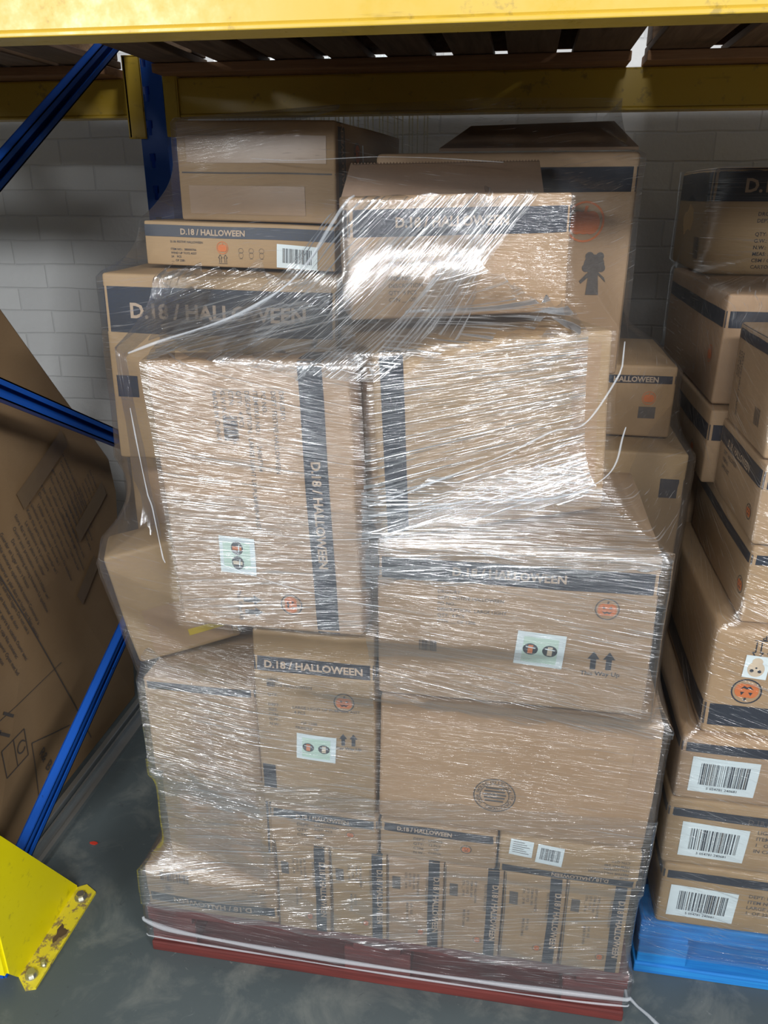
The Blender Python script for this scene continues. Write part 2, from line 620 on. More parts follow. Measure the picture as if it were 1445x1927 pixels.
            for sx in (-1, 1):
                o = sx * h * .36
                for (x0, y0, x1, y1) in ((-.12, 0, -.12, .6), (.12, 0, .12, .6), (-.12, .6, -.26, .6), (.12, .6, .26, .6), (-.26, .6, 0, 1), (.26, .6, 0, 1)):
                    dx, dy = x1 - x0, y1 - y0
                    L = math.hypot(dx, dy); nx_, ny_ = -dy / L * .028, dx / L * .028
                    s.poly(bm, face, [(o + (x0 - nx_) * h, (y0 - ny_) * h), (o + (x0 + nx_) * h, (y0 + ny_) * h), (o + (x1 + nx_) * h, (y1 + ny_) * h), (o + (x1 - nx_) * h, (y1 - ny_) * h)], 'ink', .0009, xf)
            s.poly(bm, face, [(-.6 * h, -.12 * h), (.6 * h, -.12 * h), (.6 * h, -.07 * h), (-.6 * h, -.07 * h)], 'ink', .0009, xf)
        elif k == 'barcode':
            bw, bh, mat = it[5], it[6], it[7]
            off = it[8] if len(it) > 8 else .0009
            rnd = random.Random(int(bw * 1e5) + int(cx * 1e4))
            x = 0
            while x < bw * .97:
                ww = rnd.choice((1, 1, 2, 2, 3)) * bw / 95
                s.poly(bm, face, [(x, 0), (x + ww, 0), (x + ww, bh), (x, bh)], mat, off, xf)
                x += ww + rnd.choice((1, 1, 2, 3)) * bw / 95
        elif k == 'stamp':
            r = it[5]
            for a_, b_ in ((.94, 1), (.66, .70)):
                s.ring(bm, face, r * a_, r * b_, 'ink_soft', .0009, xf, 36)
            st = it[6]
            for i, ch in enumerate(st):
                an = R(220) - 2 * math.pi * i / (len(st) + 1)
                if ch == ' ':
                    continue
                s.text(bm, face, ch, r * .24, 'ink_soft', .0009, lambda a, b, an=an: xf((r * .72 + b) * math.cos(an) + a * math.sin(an), (r * .72 + b) * math.sin(an) - a * math.cos(an)), 'c')
            for i in range(5):
                y = .38 - i * .19
                x = .55 - abs(y) * .3
                s.poly(bm, face, [(-x * r, y * r), (x * r, y * r), (x * r, (y + .11) * r), (-x * r, (y + .11) * r)], 'ink_soft', .0009, xf)
        elif k == 'child_figure':
            h = it[5]
            s.ring(bm, face, 0, .30 * h, 'ink_soft', .0009, lambda a, b: xf(a * 1.1, b + .62 * h), 20)
            for dx, dy, rr in ((-.25, .5, .13), (.24, .5, .13), (-.16, .86, .14), (.17, .86, .13)):
                s.ring(bm, face, 0, rr * h, 'ink_soft', .0010, lambda a, b, dx=dx, dy=dy: xf(a + dx * h, b + dy * h), 14)
            s.poly(bm, face, [(-.2 * h, -.35 * h), (.22 * h, -.35 * h), (.15 * h, .30 * h), (.42 * h, .05 * h), (.36 * h, .2 * h), (.12 * h, .40 * h), (-.14 * h, .40 * h), (-.44 * h, .08 * h), (-.38 * h, 0), (-.16 * h, .2 * h)], 'ink_soft', .0012, xf)
        elif k == 'toy_outlines':
            h = it[5]
            for i in range(3):
                o = i * h * 1.3
                s.ring(bm, face, .28 * h, .31 * h, 'ink_soft', .0009, lambda a, b, o=o: xf(a + o, b + .66 * h), 16)
                s.ring(bm, face, .33 * h, .36 * h, 'ink_soft', .0009, lambda a, b, o=o: xf(a * .8 + o, b + .14 * h), 16)
                s.poly(bm, face, [(o - .2 * h, -.28 * h), (o + .2 * h, -.28 * h), (o + .2 * h, -.25 * h), (o - .2 * h, -.25 * h)], 'ink_soft', .0009, xf)
        # stickers, drawn on their own mesh
        elif k == 'sticker_lights':
            W, H = it[5], it[6]
            s.quad(bm, face, -W / 2, -H / 2, W / 2, H / 2, 'white', .0016, xf)
            s.quad(bm, face, -W * .36, -H * .4, W * .36, H * .36, 'pale', .0019, xf)
            for sx in (-1, 1):
                o = sx * W * .20
                f2 = lambda a, b, o=o: xf(a + o, b)
                s.ring(bm, face, 0, H * .17, 'ink', .0022, f2, 22, 1.15)
                s.quad(bm, face, o - W * .05, -H * .13, o + W * .05, H * .13, 'orange' if sx < 0 else 'bone', .0025, xf)
                s.poly(bm, face, [(-W * .1, H * .05), (W * .1, H * .03), (W * .1, H * .06), (-W * .1, H * .08)], 'white', .0028, f2)
        elif k == 'sticker_barcode':
            W, H = it[5], it[6]
            s.quad(bm, face, -W / 2, -H / 2, W / 2, H / 2, 'white', .0016, xf)
            rnd = random.Random(int(W * 1e5) + int(cx * 1e4))
            x = -W * .36
            while x < W * .36:
                ww = rnd.choice((1, 1, 2, 3)) * W / 130
                s.poly(bm, face, [(x, -H * .28), (x + ww, -H * .28), (x + ww, H * .34), (x, H * .34)], rnd.choice(('ink', 'ink', 'ink_soft')), .0020, xf)
                x += ww + rnd.choice((1, 1, 2, 3)) * W / 130
            if it[7]:
                s.text(bm, face, it[7], H * .10, 'ink', .0020, lambda a, b: xf(a, b - H * .41), 'c')
        elif k == 'sticker_text':
            W, H = it[5], it[6]
            s.quad(bm, face, -W / 2, -H / 2, W / 2, H / 2, 'white', .0016, xf)
            for i in range(6):
                y = H * (.34 - i * .13)
                s.poly(bm, face, [(-W * .38, y), (W * (.1 + .25 * ((i * 7) % 3) / 2), y), (W * (.1 + .25 * ((i * 7) % 3) / 2), y + H * .035), (-W * .38, y + H * .035)], 'ink_soft', .0020, xf)
        elif k == 'sticker_skull':
            W, H = it[5], it[6]
            s.quad(bm, face, -W / 2, -H / 2, W / 2, H / 2, 'white', .0016, xf)
            s.ring(bm, face, 0, H * .34, 'bone', .0019, lambda a, b: xf(a, b - H * .08), 20, .9)
            s.ring(bm, face, 0, H * .16, 'bone', .0021, lambda a, b: xf(a, b + H * .26), 16, 1.2)
            for sx in (-1, 1):
                s.ring(bm, face, 0, H * .07, 'ink', .0024, lambda a, b, sx=sx: xf(a + sx * W * .16, b - H * .16), 12)
            s.ring(bm, face, 0, H * .04, 'ink', .0024, lambda a, b: xf(a, b - H * .02), 10)


HULL_MAIN, HULL_SIDE = [], []
seedn = [0]


def carton(name, label, pose, dims, prints=(), stickers=(), tapes=(), r=.006, bulge=.004, group=None, hull=HULL_MAIN, body='card', cat='box', extra=None):
    x, y, z, yaw, roll = pose
    w, d, h = dims
    seedn[0] += 1
    c = Carton(w, d, h, r, bulge, seedn[0])
    bm = bmesh.new()
    c.body(bm, CI[body])
    for p in prints:
        c.draw(bm, p)
    if extra:
        extra(c, bm)
    o = bm_obj(name, bm, [M[k] for k in CM])
    T = Matrix.Translation((x, y, z)) @ Matrix.Rotation(yaw, 4, 'Z') @ Matrix.Rotation(-roll, 4, 'Y') @ Matrix.Translation((w / 2, d / 2, 0))
    o.matrix_world = T
    tag(o, label, cat, group)
    for st in stickers:
        b2 = bmesh.new()
        c.draw(b2, st)
        bm_obj('sticker', b2, [M[k] for k in CM], o)
    for tp in tapes:
        b2 = bmesh.new()
        c.draw(b2, tp)
        bm_obj('packing_tape', b2, [M[k] for k in CM], o)
    if hull is not None:
        e = .004
        hull.append([T @ Vector((a * (w / 2 + e), b * (d / 2 + e), (h + e) if k else -e)) for k in (0, 1) for a, b in ((-1, -1), (1, -1), (1, 1), (-1, 1))])
    return o


# ------------------------------------------------------------------ setting
bm = bmesh.new()
add_box(bm, (-4, -3, -.1), (6, 1.5, 0))
tag(bm_obj('floor', bm, M['floor']), kind='structure')
bm = bmesh.new()
add_box(bm, (-4, 1.45, 0), (6, 1.6, 4.2))
tag(bm_obj('wall_back', bm, M['brick']), kind='structure')

# ------------------------------------------------------------------ racking
UPX0, UPX1 = -.268, -.198


def upright(name, y0, label, UPX0=UPX0, UPX1=UPX1):
    root = empty(name, ((UPX0 + UPX1) / 2, y0 + .035, 0), label, 'rack post')
    bm = bmesh.new()
    # front web with real teardrop slots: two strips plus bridges
    t = .003
    yA, yB = y0, y0 + t
    a, b = UPX0 - root.location.x, UPX1 - root.location.x
    oy = -root.location.y
    slots = [(a + .016, a + .030), ]
    add_box(bm, (a, yA + oy, 0), (a + .018, yB + oy, 3.0))
    add_box(bm, (a + .034, yA + oy, 0), (b, yB + oy, 3.0))
    z = .04
    while z < 2.95:
        add_box(bm, (a + .018, yA + oy, z), (a + .034, yB + oy, z + .042))
        add_box(bm, (a + .018, yA + oy, z + .042), (a + .021, yB + oy, z + .058))
        add_box(bm, (a + .031, yA + oy, z + .042), (a + .034, yB + oy, z + .058))
        z += .0762
    for xx in (a, b - t):
        add_box(bm, (xx, yB + oy, 0), (xx + t, y0 + .07 + oy, 3.0))
    add_box(bm, (a, y0 + .067 + oy, 0), (a + .02, y0 + .07 + oy, 3.0))
    add_box(bm, (b - .02, y0 + .067 + oy, 0), (b, y0 + .07 + oy, 3.0))
    bm_obj('post', bm, M['blue'], root)
    box_obj('foot_plate', (a - .02, -.032, 0), (b + .006, .05, .004), M['blue'], root)
    for xx in (a + .008, b - .008):
        bm = bmesh.new()
        bmesh.ops.create_cone(bm, cap_ends=True, segments=6, radius1=.007, radius2=.007, depth=.01, matrix=Matrix.Translation((xx, .008, .009)))
        bm_obj('bolt', bm, M['bolt'], root)
    return root


upright('rack_post', .935, 'blue slotted steel rack post by the back wall, left of the cartons')
upright('rack_post', -.118, 'blue steel rack post behind the yellow guard at the lower left', -.352, -.282)


def brace(p0, p1, label):
    mm, L = bar_matrix(p0, p1, Vector((1, 0, 0)))
    root = empty('rack_brace', (0, 0, 0), label, 'rack brace')
    bm = bmesh.new()
    wdt, dep, t = .040, .024, .003
    # C section, web towards +X with an open channel between two lips
    add_box(bm, (0, -wdt / 2, -dep / 2), (L, wdt / 2, -dep / 2 + t), 0, mm)
    add_box(bm, (0, -wdt / 2, -dep / 2), (L, -wdt / 2 + t, dep / 2), 0, mm)
    add_box(bm, (0, wdt / 2 - t, -dep / 2), (L, wdt / 2, dep / 2), 0, mm)
    add_box(bm, (0, -wdt / 2, dep / 2 - t), (L, -wdt / 2 + .013, dep / 2), 0, mm)
    add_box(bm, (0, wdt / 2 - .013, dep / 2 - t), (L, wdt / 2, dep / 2), 0, mm)
    b = bm_obj('channel', bm, M['blue'], root)
    for s_ in (.03, L - .03):
        bm = bmesh.new()
        bmesh.ops.create_cone(bm, cap_ends=True, segments=6, radius1=.008, radius2=.008, depth=.012, matrix=mm @ Matrix.Translation((s_, 0, dep / 2 + .003)))
        bm_obj('bolt', bm, M['bolt'], root)
    return root


BX = -.282
brace((BX, -.09, 1.343), (BX, .96, 1.935), 'blue diagonal rack brace rising to the back post under the shelf')
brace((BX, -.086, 1.350), (BX, .96, .799), 'blue diagonal rack brace sloping down across the worn brown carton')
brace((BX, -.09, .168), (BX, .96, .645), 'lowest blue diagonal rack brace, rising from the yellow guard')


def beam(name, x0, x1, y, label, ends):
    root = empty(name, ((x0 + x1) / 2, y + .025, 1.722), label, 'rack beam')
    L = (x1 - x0) / 2
    H = .088 if y > 0 else .14
    bm = bmesh.new()
    add_box(bm, (-L, -.025, 0.004), (L, .025, H), 0, None, .005)
    add_box(bm, (-L, -.0285, 0), (L, .028, .006), 0, None, .0015)      # folded seam lip
    bm_obj('beam_body', bm, M['yellow'], root)
    for e, xx in ends:
        bm = bmesh.new()
        add_box(bm, (xx - root.location.x, -.034, -.045), (xx - root.location.x + .038 * e, -.026, .135), 0, None, .003)
        add_box(bm, (xx - root.location.x + (.034 * e), -.034, -.045), (xx - root.location.x + .038 * e, .02, .135), 0)
        bm_obj('end_connector', bm, M['yellow'], root)
    return root


beam('rack_beam', -.196, 2.9, -.115, 'bright yellow steel beam across the top of the picture, nearest', [])
beam('rack_beam', -.192, 2.9, .935, 'yellow steel beam at the back, right of the blue post', [(1, -.194)])
beam('rack_beam', -3.0, -.272, .935, 'yellow steel beam at the back, left of the blue post', [(-1, -.254)])
beam('rack_beam', -3.0, -.272, -.115, 'yellow steel beam at the upper left edge in front of the left bay', [])


def shelf_pallet(x0, x1, label, planks):
    root = empty('shelf_pallet', ((x0 + x1) / 2, .45, 1.812), label, 'pallet')
    ox = -root.location.x
    def P(name, lo, hi, mt):
        return box_obj(name, (lo[0] + ox, lo[1] - .45, lo[2]), (hi[0] + ox, hi[1] - .45, hi[2]), mt, root, .002)
    P('bottom_board', (x0, .862, 0), (x1, .962, .020), M['wood_x'])
    P('bottom_board', (x0, -.14, 0), (x1, -.04, .020), M['wood_x'])
    for (a, b) in planks:
        dz = random.uniform(0, .001)
        P('deck_board', (a, -.13, .021 + dz), (b, .958, .037 + dz), M['wood_y'])
    for yy in (-.12, .40, .86):
        for xx in (x0 + .005, (x0 + x1) / 2 - .05, x1 - .105):
            P('block', (xx, yy, .039), (xx + .1, yy + .09, .115), M['wood_y'])
    for k in range(7):
        yy = -.13 + k * .157
        P('top_board', (x0, yy, .116), (x1, yy + .154, .134), M['wood_y'])
    P('gap_filler', (x0 + .14, .952, .039), (x1 - .10, .958, .115), M['wood_y'])  # added filler, blocks the bright wall so the gaps between boards stay dark


shelf_pallet(-.190, .915, 'wooden pallet on the shelf directly above the wrapped cartons', [(-.188, -.085), (-.03, .075), (.11, .21), (.245, .335), (.376, .480), (.526, .617), (.648, .755), (.79, .913)])
shelf_pallet(.948, 2.05, 'wooden pallet on the shelf at the upper right corner', [(.952, 1.078), (1.115, 1.22), (1.26, 1.36), (1.40, 1.5), (1.6, 1.7), (1.9, 2.04)])
shelf_pallet(-1.42, -.310, 'wooden pallet on the shelf above the left bay', [(-1.4, -1.25), (-1.2, -1.1), (-1.0, -.9), (-.86, -.76), (-.70, -.60), (-.56, -.45), (-.42, -.312)])

# wire mesh panel leaning at the wall behind the top left carton
bm = bmesh.new()
for i in range(44):
    xx = -.19 + i * .0142 + (.005 if i % 3 == 0 else 0)
    add_box(bm, (xx, 1.30, .02), (xx + .0035, 1.3035, 1.9))
for zz in (.02, .5, 1.0, 1.5, 1.64, 1.895):
    add_box(bm, (-.195, 1.3035, zz), (.44, 1.308, zz + .005))
tag(bm_obj('wire_mesh_panel', bm, M['steel']), 'thin steel wire mesh panel standing at the wall behind the top left carton', 'mesh panel')

# floor rail
bm = bmesh.new()
Lr = Matrix.Translation((-.435, 0, 0))
add_box(bm, (0, .16, 0), (.062, 1.3, .006), 0, Lr)
add_box(bm, (0, .16, .006), (.018, 1.3, .030), 0, Lr, .002)
add_box(bm, (.024, .16, .006), (.030, 1.3, .020), 0, Lr)
add_box(bm, (.050, .16, .006), (.062, 1.3, .012), 0, Lr)
tag(bm_obj('floor_rail', bm, M['steel']), 'galvanised steel rail on the floor beside the worn brown carton', 'rail')

# yellow guard
g = empty('rack_guard', (-.25, 0, 0), 'yellow steel rack guard bolted to the floor at lower left, paint chipped', 'rack guard')
bm = bmesh.new()
prof = [(.124, .004), (.124, .012), (-.085, .372), (-.136, .372), (-.136, .045), (-.112, .004)]
va = [bm.verts.new((-.004, y, z)) for y, z in prof]
vb = [bm.verts.new((.002, y, z)) for y, z in prof]
bm.faces.new(va[::-1]); bm.faces.new(vb)
for i in range(len(prof)):
    j = (i + 1) % len(prof)
    bm.faces.new((va[i], va[j], vb[j], vb[i]))
bm_obj('side_plate', bm, M['guard'], g)
bm = bmesh.new()
add_box(bm, (-.20, -.142, .045), (-.004, -.136, .372))
bm_obj('front_plate', bm, M['guard'], g)
bm = bmesh.new()
prof = [(.0, -.112), (.030, -.136), (.050, -.129), (.052, .119), (.020, .136), (0, .124)]
va = [bm.verts.new((x, y, .0)) for x, y in prof]
vb = [bm.verts.new((x, y, .006)) for x, y in prof]
bm.faces.new(va[::-1]); bm.faces.new(vb)
for i in range(len(prof)):
    j = (i + 1) % len(prof)
    bm.faces.new((va[i], va[j], vb[j], vb[i]))
bm_obj('base_flange', bm, M['guard_chip'], g)
for (bx_, by_, rr) in ((.026, .098, .013), (.026, -.105, .012), (.038, -.078, .006)):
    bm = bmesh.new()
    bmesh.ops.create_cone(bm, cap_ends=True, segments=20, radius1=rr * 1.15, radius2=rr * 1.1, depth=.003, matrix=Matrix.Translation((bx_, by_, .0075)))
    wash = bm
    bm = bmesh.new()
    bmesh.ops.create_cone(bm, cap_ends=True, segments=6, radius1=rr * .8, radius2=rr * .75, depth=.010, matrix=Matrix.Translation((bx_, by_, .014)))
    bo = bm_obj('bolt', bm, M['bolt'], g)
    bm_obj('washer', wash, M['bolt'], bo)
bm = bmesh.new()
n = 18
ring_ = []
for k in range(n):
    a = 2 * math.pi * k / n
    rr = 1 + .35 * math.sin(3 * a + 1) + .12 * math.sin(7 * a)
    ring_.append(bm.verts.new((.030 + .011 * rr * math.cos(a), .0 + .020 * rr * math.sin(a), .0068)))
bm.faces.new(ring_)
bm_obj('rust_patch', bm, M['rust'], g)

# worn big carton in the left bay, leaning
bm = bmesh.new()
out_yz = [(.10, .004), (.60, .002), (.90, .004), (.935, .20), (.925, .42), (.935, .56), (.955, .70), (.938, .81), (.86, .91), (.73, 1.07), (.53, 1.325), (.36, 1.55), (.22, 1.66), (.02, 1.50), (-.02, .9), (.03, .35)]
nseg = len(out_yz)
cy_, cz_ = .47, .72
rings = []
for dx, sc in ((0.0, .965), (-.006, .985), (-.02, 1.0), (-.60, 1.0), (-.62, .97)):
    rings.append([bm.verts.new((-.47 + dx, cy_ + (y - cy_) * sc, max(.002, cz_ + (z - cz_) * sc) if z > .01 else .002)) for y, z in out_yz])
for i in range(len(rings) - 1):
    for k in range(nseg):
        bm.faces.new((rings[i][k], rings[i + 1][k], rings[i + 1][(k + 1) % nseg], rings[i][(k + 1) % nseg]))
# bulged face fan
prev = rings[0]
for sc, dx in ((.7, .012), (.4, .020), (.15, .024)):
    cur = [bm.verts.new((-.47 + dx, cy_ + (v.co.y - cy_) * sc / .965, cz_ + (v.co.z - cz_) * sc / .965)) for k, v in enumerate(rings[0])]
    for k in range(nseg):
        bm.faces.new((prev[(k + 1) % nseg], cur[(k + 1) % nseg], cur[k], prev[k]))
    prev = cur
bm.faces.new(prev)
bm.faces.new(rings[-1][::-1])
bmesh.ops.recalc_face_normals(bm, faces=bm.faces)


def worn_face(y, z, off=.002):
    # x of the bulged face, interpolated radially like the fan above
    a = math.atan2(z - cz_, y - cy_)
    best = 1.0
    for k in range(nseg):
        p, q_ = out_yz[k], out_yz[(k + 1) % nseg]
        x1, y1, x2, y2 = p[0] - cy_, p[1] - cz_, q_[0] - cy_, q_[1] - cz_
        dx, dy = math.cos(a), math.sin(a)
        den = dx * (y2 - y1) - dy * (x2 - x1)
        if abs(den) < 1e-9:
            continue
        t_ = (x1 * (y2 - y1) - y1 * (x2 - x1)) / den
        s_ = (x1 * dy - y1 * dx) / den
        if t_ > 0 and -1e-6 <= s_ <= 1 + 1e-6:
            best = t_
            break
    f = math.hypot(y - cy_, z - cz_) / best
    pts = ((0, .024), (.15, .024), (.4, .020), (.7, .012), (.965, 0), (2, 0))
    for (a0, b0), (a1, b1) in zip(pts, pts[1:]):
        if a0 <= f <= a1:
            return -.47 + b0 + (b1 - b0) * (f - a0) / (a1 - a0) + off
    return -.47 + off


def worn_text(st, y, z, ang, size):
    vs, fs, W = text_mesh(st)
    ca, sa = math.cos(ang), math.sin(ang)
    bv = []
    for (a, b) in vs:
        a *= size; b *= size
        yy, zz = y + a * ca - b * sa, z + a * sa + b * ca
        bv.append(bm.verts.new((worn_face(yy, zz, .006), yy, zz)))
    for f in fs:
        try:
            fc = bm.faces.new([bv[i] for i in f])
            fc.material_index = 1
        except ValueError:
            pass


def worn_line(y0, z0, y1, z1, wd=.003, mi=1):
    L = math.hypot(y1 - y0, z1 - z0)
    ny, nz = -(z1 - z0) / L * wd / 2, (y1 - y0) / L * wd / 2
    n_ = max(1, int(L / .05))
    for i in range(n_):
        a, b = i / n_, (i + 1) / n_
        q4 = []
        for t_, s_ in ((a, 1), (b, 1), (b, -1), (a, -1)):
            yy, zz = y0 + (y1 - y0) * t_ + ny * s_, z0 + (z1 - z0) * t_ + nz * s_
            q4.append(bm.verts.new((worn_face(yy, zz, .005), yy, zz)))
        bm.faces.new(q4).material_index = mi


WORDS = ['Do not use a knife to open this carton', 'Ne pas utiliser de couteau pour ouvrir', 'No utilizar cuchillo para abrir la caja', 'Non usare lame per aprire la scatola', 'Open met beleid en bewaar de doos', 'Das Produkt bitte aufrecht lagern', 'Conserver a plat dans un local sec', 'Nie otwierac opakowania nozem', 'Guardar en lugar seco y fresco', 'De verpakking droog bewaren', 'Ouvrir avec precaution, merci', 'Store flat in a dry place', 'La spedizione e la procedura', 'Keep the parts together', 'Os simbolos e as instrucoes', 'Utilizar um metodo de protecao']
ANG = math.atan2(.584 - .799, .578 - .503)
# text columns: each line runs along ANG, lines stack towards the upper right
lx, lz = math.cos(ANG), math.sin(ANG)
px, pz = math.sin(-ANG), math.cos(ANG)
for i in range(24):
    st = WORDS[i % len(WORDS)] + (' ' + WORDS[(i * 3 + 1) % len(WORDS)][:12] if i % 4 else '')
    oy, oz = .20 + px * i * .0215, .72 + pz * i * .0215
    worn_text(st, oy - lx * .02 * (i % 3), oz - lz * .02 * (i % 3), ANG, .0145)
for i in range(11):
    st = WORDS[(i * 5 + 3) % len(WORDS)][:22]
    oy, oz = .60 + px * i * .019, .76 + pz * i * .019
    worn_text(st, oy, oz, ANG, .0125)
worn_line(.16, 1.12, .60, .05, .0035)
worn_line(.15, .38, .50, .375, .002)
# recycling panel
for (a, b, c_, d_) in ((.33, .06, .33, .24), (.33, .24, .50, .17), (.22, .30, .31, .30), (.31, .30, .31, .22), (.22, .30, .22, .22), (.22, .22, .31, .22), (.265, .22, .265, .30)):
    worn_line(a, b, c_, d_, .003)
worn_text('B1', .37, .13, ANG, .04)
worn_text('R&', .35, .19, ANG, .035)
for k in range(14):
    a, b = R(20 + k * 22), R(20 + (k + 1) * 22)
    worn_line(.29 + .016 * math.cos(a), .26 + .016 * math.sin(a), .29 + .016 * math.cos(b), .26 + .016 * math.sin(b), .004)
for (a, b) in ((.18, .36), (.20, .38), (.225, .35), (.25, .39), (.18, .33)):
    worn_line(a, b, a + .03, b - .03, .008)
worn = bm_obj('worn_carton', bm, [M['card_old'], M['ink_soft']])
tag(worn, 'very large worn brown carton covered in small print, leaning in the left bay', 'box')
for (y0, z0, ln, wd, ang) in ((.44, .86, .26, .05, .35), (.66, .68, .20, .05, .35), (.62, .50, .14, .045, .5)):
    bm = bmesh.new()
    g2 = []
    for i in range(17):
        row = []
        for j in range(6):
            a, b = ln * i / 16, wd * (j / 5 - .5)
            yy, zz = y0 + a * math.cos(ang) - b * math.sin(ang), z0 + a * math.sin(ang) + b * math.cos(ang)
            row.append(bm.verts.new((worn_face(yy, zz, .0075), yy, zz)))
        g2.append(row)
    for i in range(16):
        for j in range(5):
            bm.faces.new((g2[i][j], g2[i + 1][j], g2[i + 1][j + 1], g2[i][j + 1]))
    mt_t = M['old_tape']
    bm_obj('packing_tape', bm, mt_t, worn)

# tiny red scrap on the floor beside the blue brace
bm = bmesh.new()
red = [(0, 0), (.008, .004), (.016, .004), (.022, .001), (.018, -.005), (.009, -.005), (.002, -.003)]
va = [bm.verts.new((x - .293, y + .264, .0005)) for x, y in red]
vb = [bm.verts.new((x - .293, y + .264, .003)) for x, y in red]
bm.faces.new(va[::-1]); bm.faces.new(vb)
for i in range(len(red)):
    j = (i + 1) % len(red)
    bm.faces.new((va[i], va[j], vb[j], vb[i]))
tag(bm_obj('litter_scrap', bm, simple('red_scrap', (.55, .04, .02), .6)), 'tiny red scrap lying on the grey floor beside the blue brace', 'scrap')

# ------------------------------------------------------------------ pallets
def floor_pallet(name, x0, x1, y0, y1, mt, label, H=.130):
    root = empty(name, ((x0 + x1) / 2, (y0 + y1) / 2, 0), label, 'pallet')
    ox, oy = -root.location.x, -root.location.y
    def P(nm, lo, hi):
        return box_obj(nm, (lo[0] + ox, lo[1] + oy, lo[2]), (hi[0] + ox, hi[1] + oy, hi[2]), mt, root, .003)
    W = x1 - x0
    for yy in (y0, (y0 + y1) / 2 - .05, y1 - .1):
        P('bottom_board', (x0, yy, 0), (x1, yy + .1, .026))
    for yy in (y0 + .004, (y0 + y1) / 2 - .045, y1 - .094):
        for xx, ww in ((x0 + .004, .10), (x0 + W / 2 - .07, .14), (x1 - .124, .12)):
            P('block', (xx, yy, .027), (xx + ww, yy + .09, .090))
    for xx in (x0, x0 + W / 2 - .05, x1 - .1):
        P('stringer_board', (xx, y0, .091), (xx + .1, y1, .108))
    k = 0
    n_ = 7
    for k in range(n_):
        yy = y0 + k * ((y1 - y0) - .1) / (n_ - 1)
        P('deck_board', (x0, yy, .109), (x1, yy + .1, H))
    return root


floor_pallet('red_pallet', 0, 1.0, 0.0, 1.2, M['redwood'], 'dark red painted wooden pallet under the tall wrapped stack')
floor_pallet('blue_pallet', 1.035, 2.035, .12, 1.3, M['bluewood'], 'bright blue painted wooden pallet at the lower right', .148)

# ------------------------------------------------------------------ cartons of the main stack
D18 = 'D.18 / HALLOWEEN'
INFO = ['DRG/DRY:', 'DEPT: FESTIVE HALLOWEEN', '', 'PO NO.:', 'ITEM/SKU NO.:      24067764', 'DESCRIPTION:  LARGE LIGHT UP PUMPKIN ASST', 'QTY:   4 PCS', 'CTN:   __ OF 1206', 'G.W./N.W.:  KGS', 'MADE IN CHINA']
INF2 = ['24067', 'FESTIVE HALLOWEEN', '', 'QTY:', '', 'DEPT:          LARGE LIGHT UP PUMPKIN ASST', 'SIZE:             4 PCS', 'CTN:', 'G.W.:            __ OF 1208', 'N.W.:            FRAGILE']

# bottom row
carton('flat_carton', 'flat brown carton printed upside down, at the lower left corner on the red pallet', (.008, .0, .1315, 0, 0), (.286, .5, .110),
       [('hband', '', .020, .043), ('text', 'front', .145, .038, 180, D18, .0195, 'tan'),
        ('lines', 'front', .262, .050, 180, ['FESTIVE HALLOWEEN  DRG/DRY', 'CARTON MEASUREMENT', '', 'QTY  12  PCS', 'N.W  KGS', 'G.W  KGS'], .0065, 'ink_soft'),
        ('barcode', 'front', .035, .080, 0, .065, .022, 'ink_soft'), ('stamp', 'front', .050, .060, 0, .012, 'ON'),
        ('rect', 'front', .105, .052, .145, .085, 'tape')])
sx = [(.2965, .109), (.408, .112), (.5225, .109), (.634, .111), (.7475, .114), (.864, .116)]
names = ['leftmost of the six upright cartons in the bottom row, beside the flat upside-down one', 'second from the left of the six upright cartons in the bottom row', 'third from the left of the six upright cartons in the bottom row', 'fourth from the left of the six upright cartons in the bottom row', 'fifth from the left of the six upright cartons in the bottom row', 'rightmost of the six upright cartons in the bottom row, at the pallet corner']
for i, ((x, w), nm) in enumerate(zip(sx, names)):
    hh = .222
    bw = .018
    pr = [('vband', '', w - .022 - bw * .4, w - .008), ('text', 'front', w - .019, hh * .52, -90, D18, .0165, 'tan'),
          ('rect', 'front', .010, hh * .66, .026, hh * .80, 'ink_soft'),
          ('lines', 'front', .058, hh * .86, -90, ['DEPT: HALLOWEEN', 'ITEM NO. 2406', 'QTY: 12 PCS', 'CTN: __ OF 90'], .0062, 'ink_soft'),
          ('lines', 'front', w - .034, hh * .84, -90, ['FESTIVE HALLOWEEN', '' ], .0070, 'ink_soft'),
          ('lines', 'front', .046, hh * .52, -90, ['N.W.  KGS', 'MADE IN CHINA'], .0065, 'ink_soft'),
          ('pumpkin', 'front', w - .042, .040, -90, .0085, 'ink_soft'),
          ('rect', 'front', 0.001, 0.0, .003, hh, 'ink_soft')]
    carton('upright_carton', nm, (x, 0, .1315, 0, 0), (w, .5, hh), pr, r=.003, bulge=.002)

# second row
carton('plain_carton', 'plain taped brown carton in the second row up, left side above the flat one', (.057, .03, .2435, 0, 0), (.227, .5, .222),
       [('rect', 'front', .040, .03, .200, .10, 'tape'), ('rect', 'front', .036, .125, .197, .205, 'tape'), ('rect', 'front', .215, .05, .226, .19, 'ink_soft'), ('rect', 'front', .001, .112, .226, .114, 'card_in')])
carton('low_carton', 'low dark-banded carton just above the leftmost upright cartons, second row', (.289, 0, .3555, 0, -.012), (.213, .5, .092),
       [('hband', '', .066, .085), ('text', 'front', .105, .070, 0, D18, .0118, 'tan'),
        ('lines', 'front', .055, .052, 0, ['DEPT:', 'QTY:', 'CTN:'], .010, 'ink_soft'), ('lines', 'front', .090, .055, 0, ['HALLOWEEN', 'ASST  PCS', '__ OF', '2406'], .008, 'ink_soft'),
        ('pumpkin', 'front', .160, .046, 0, .008, 'ink_soft')])
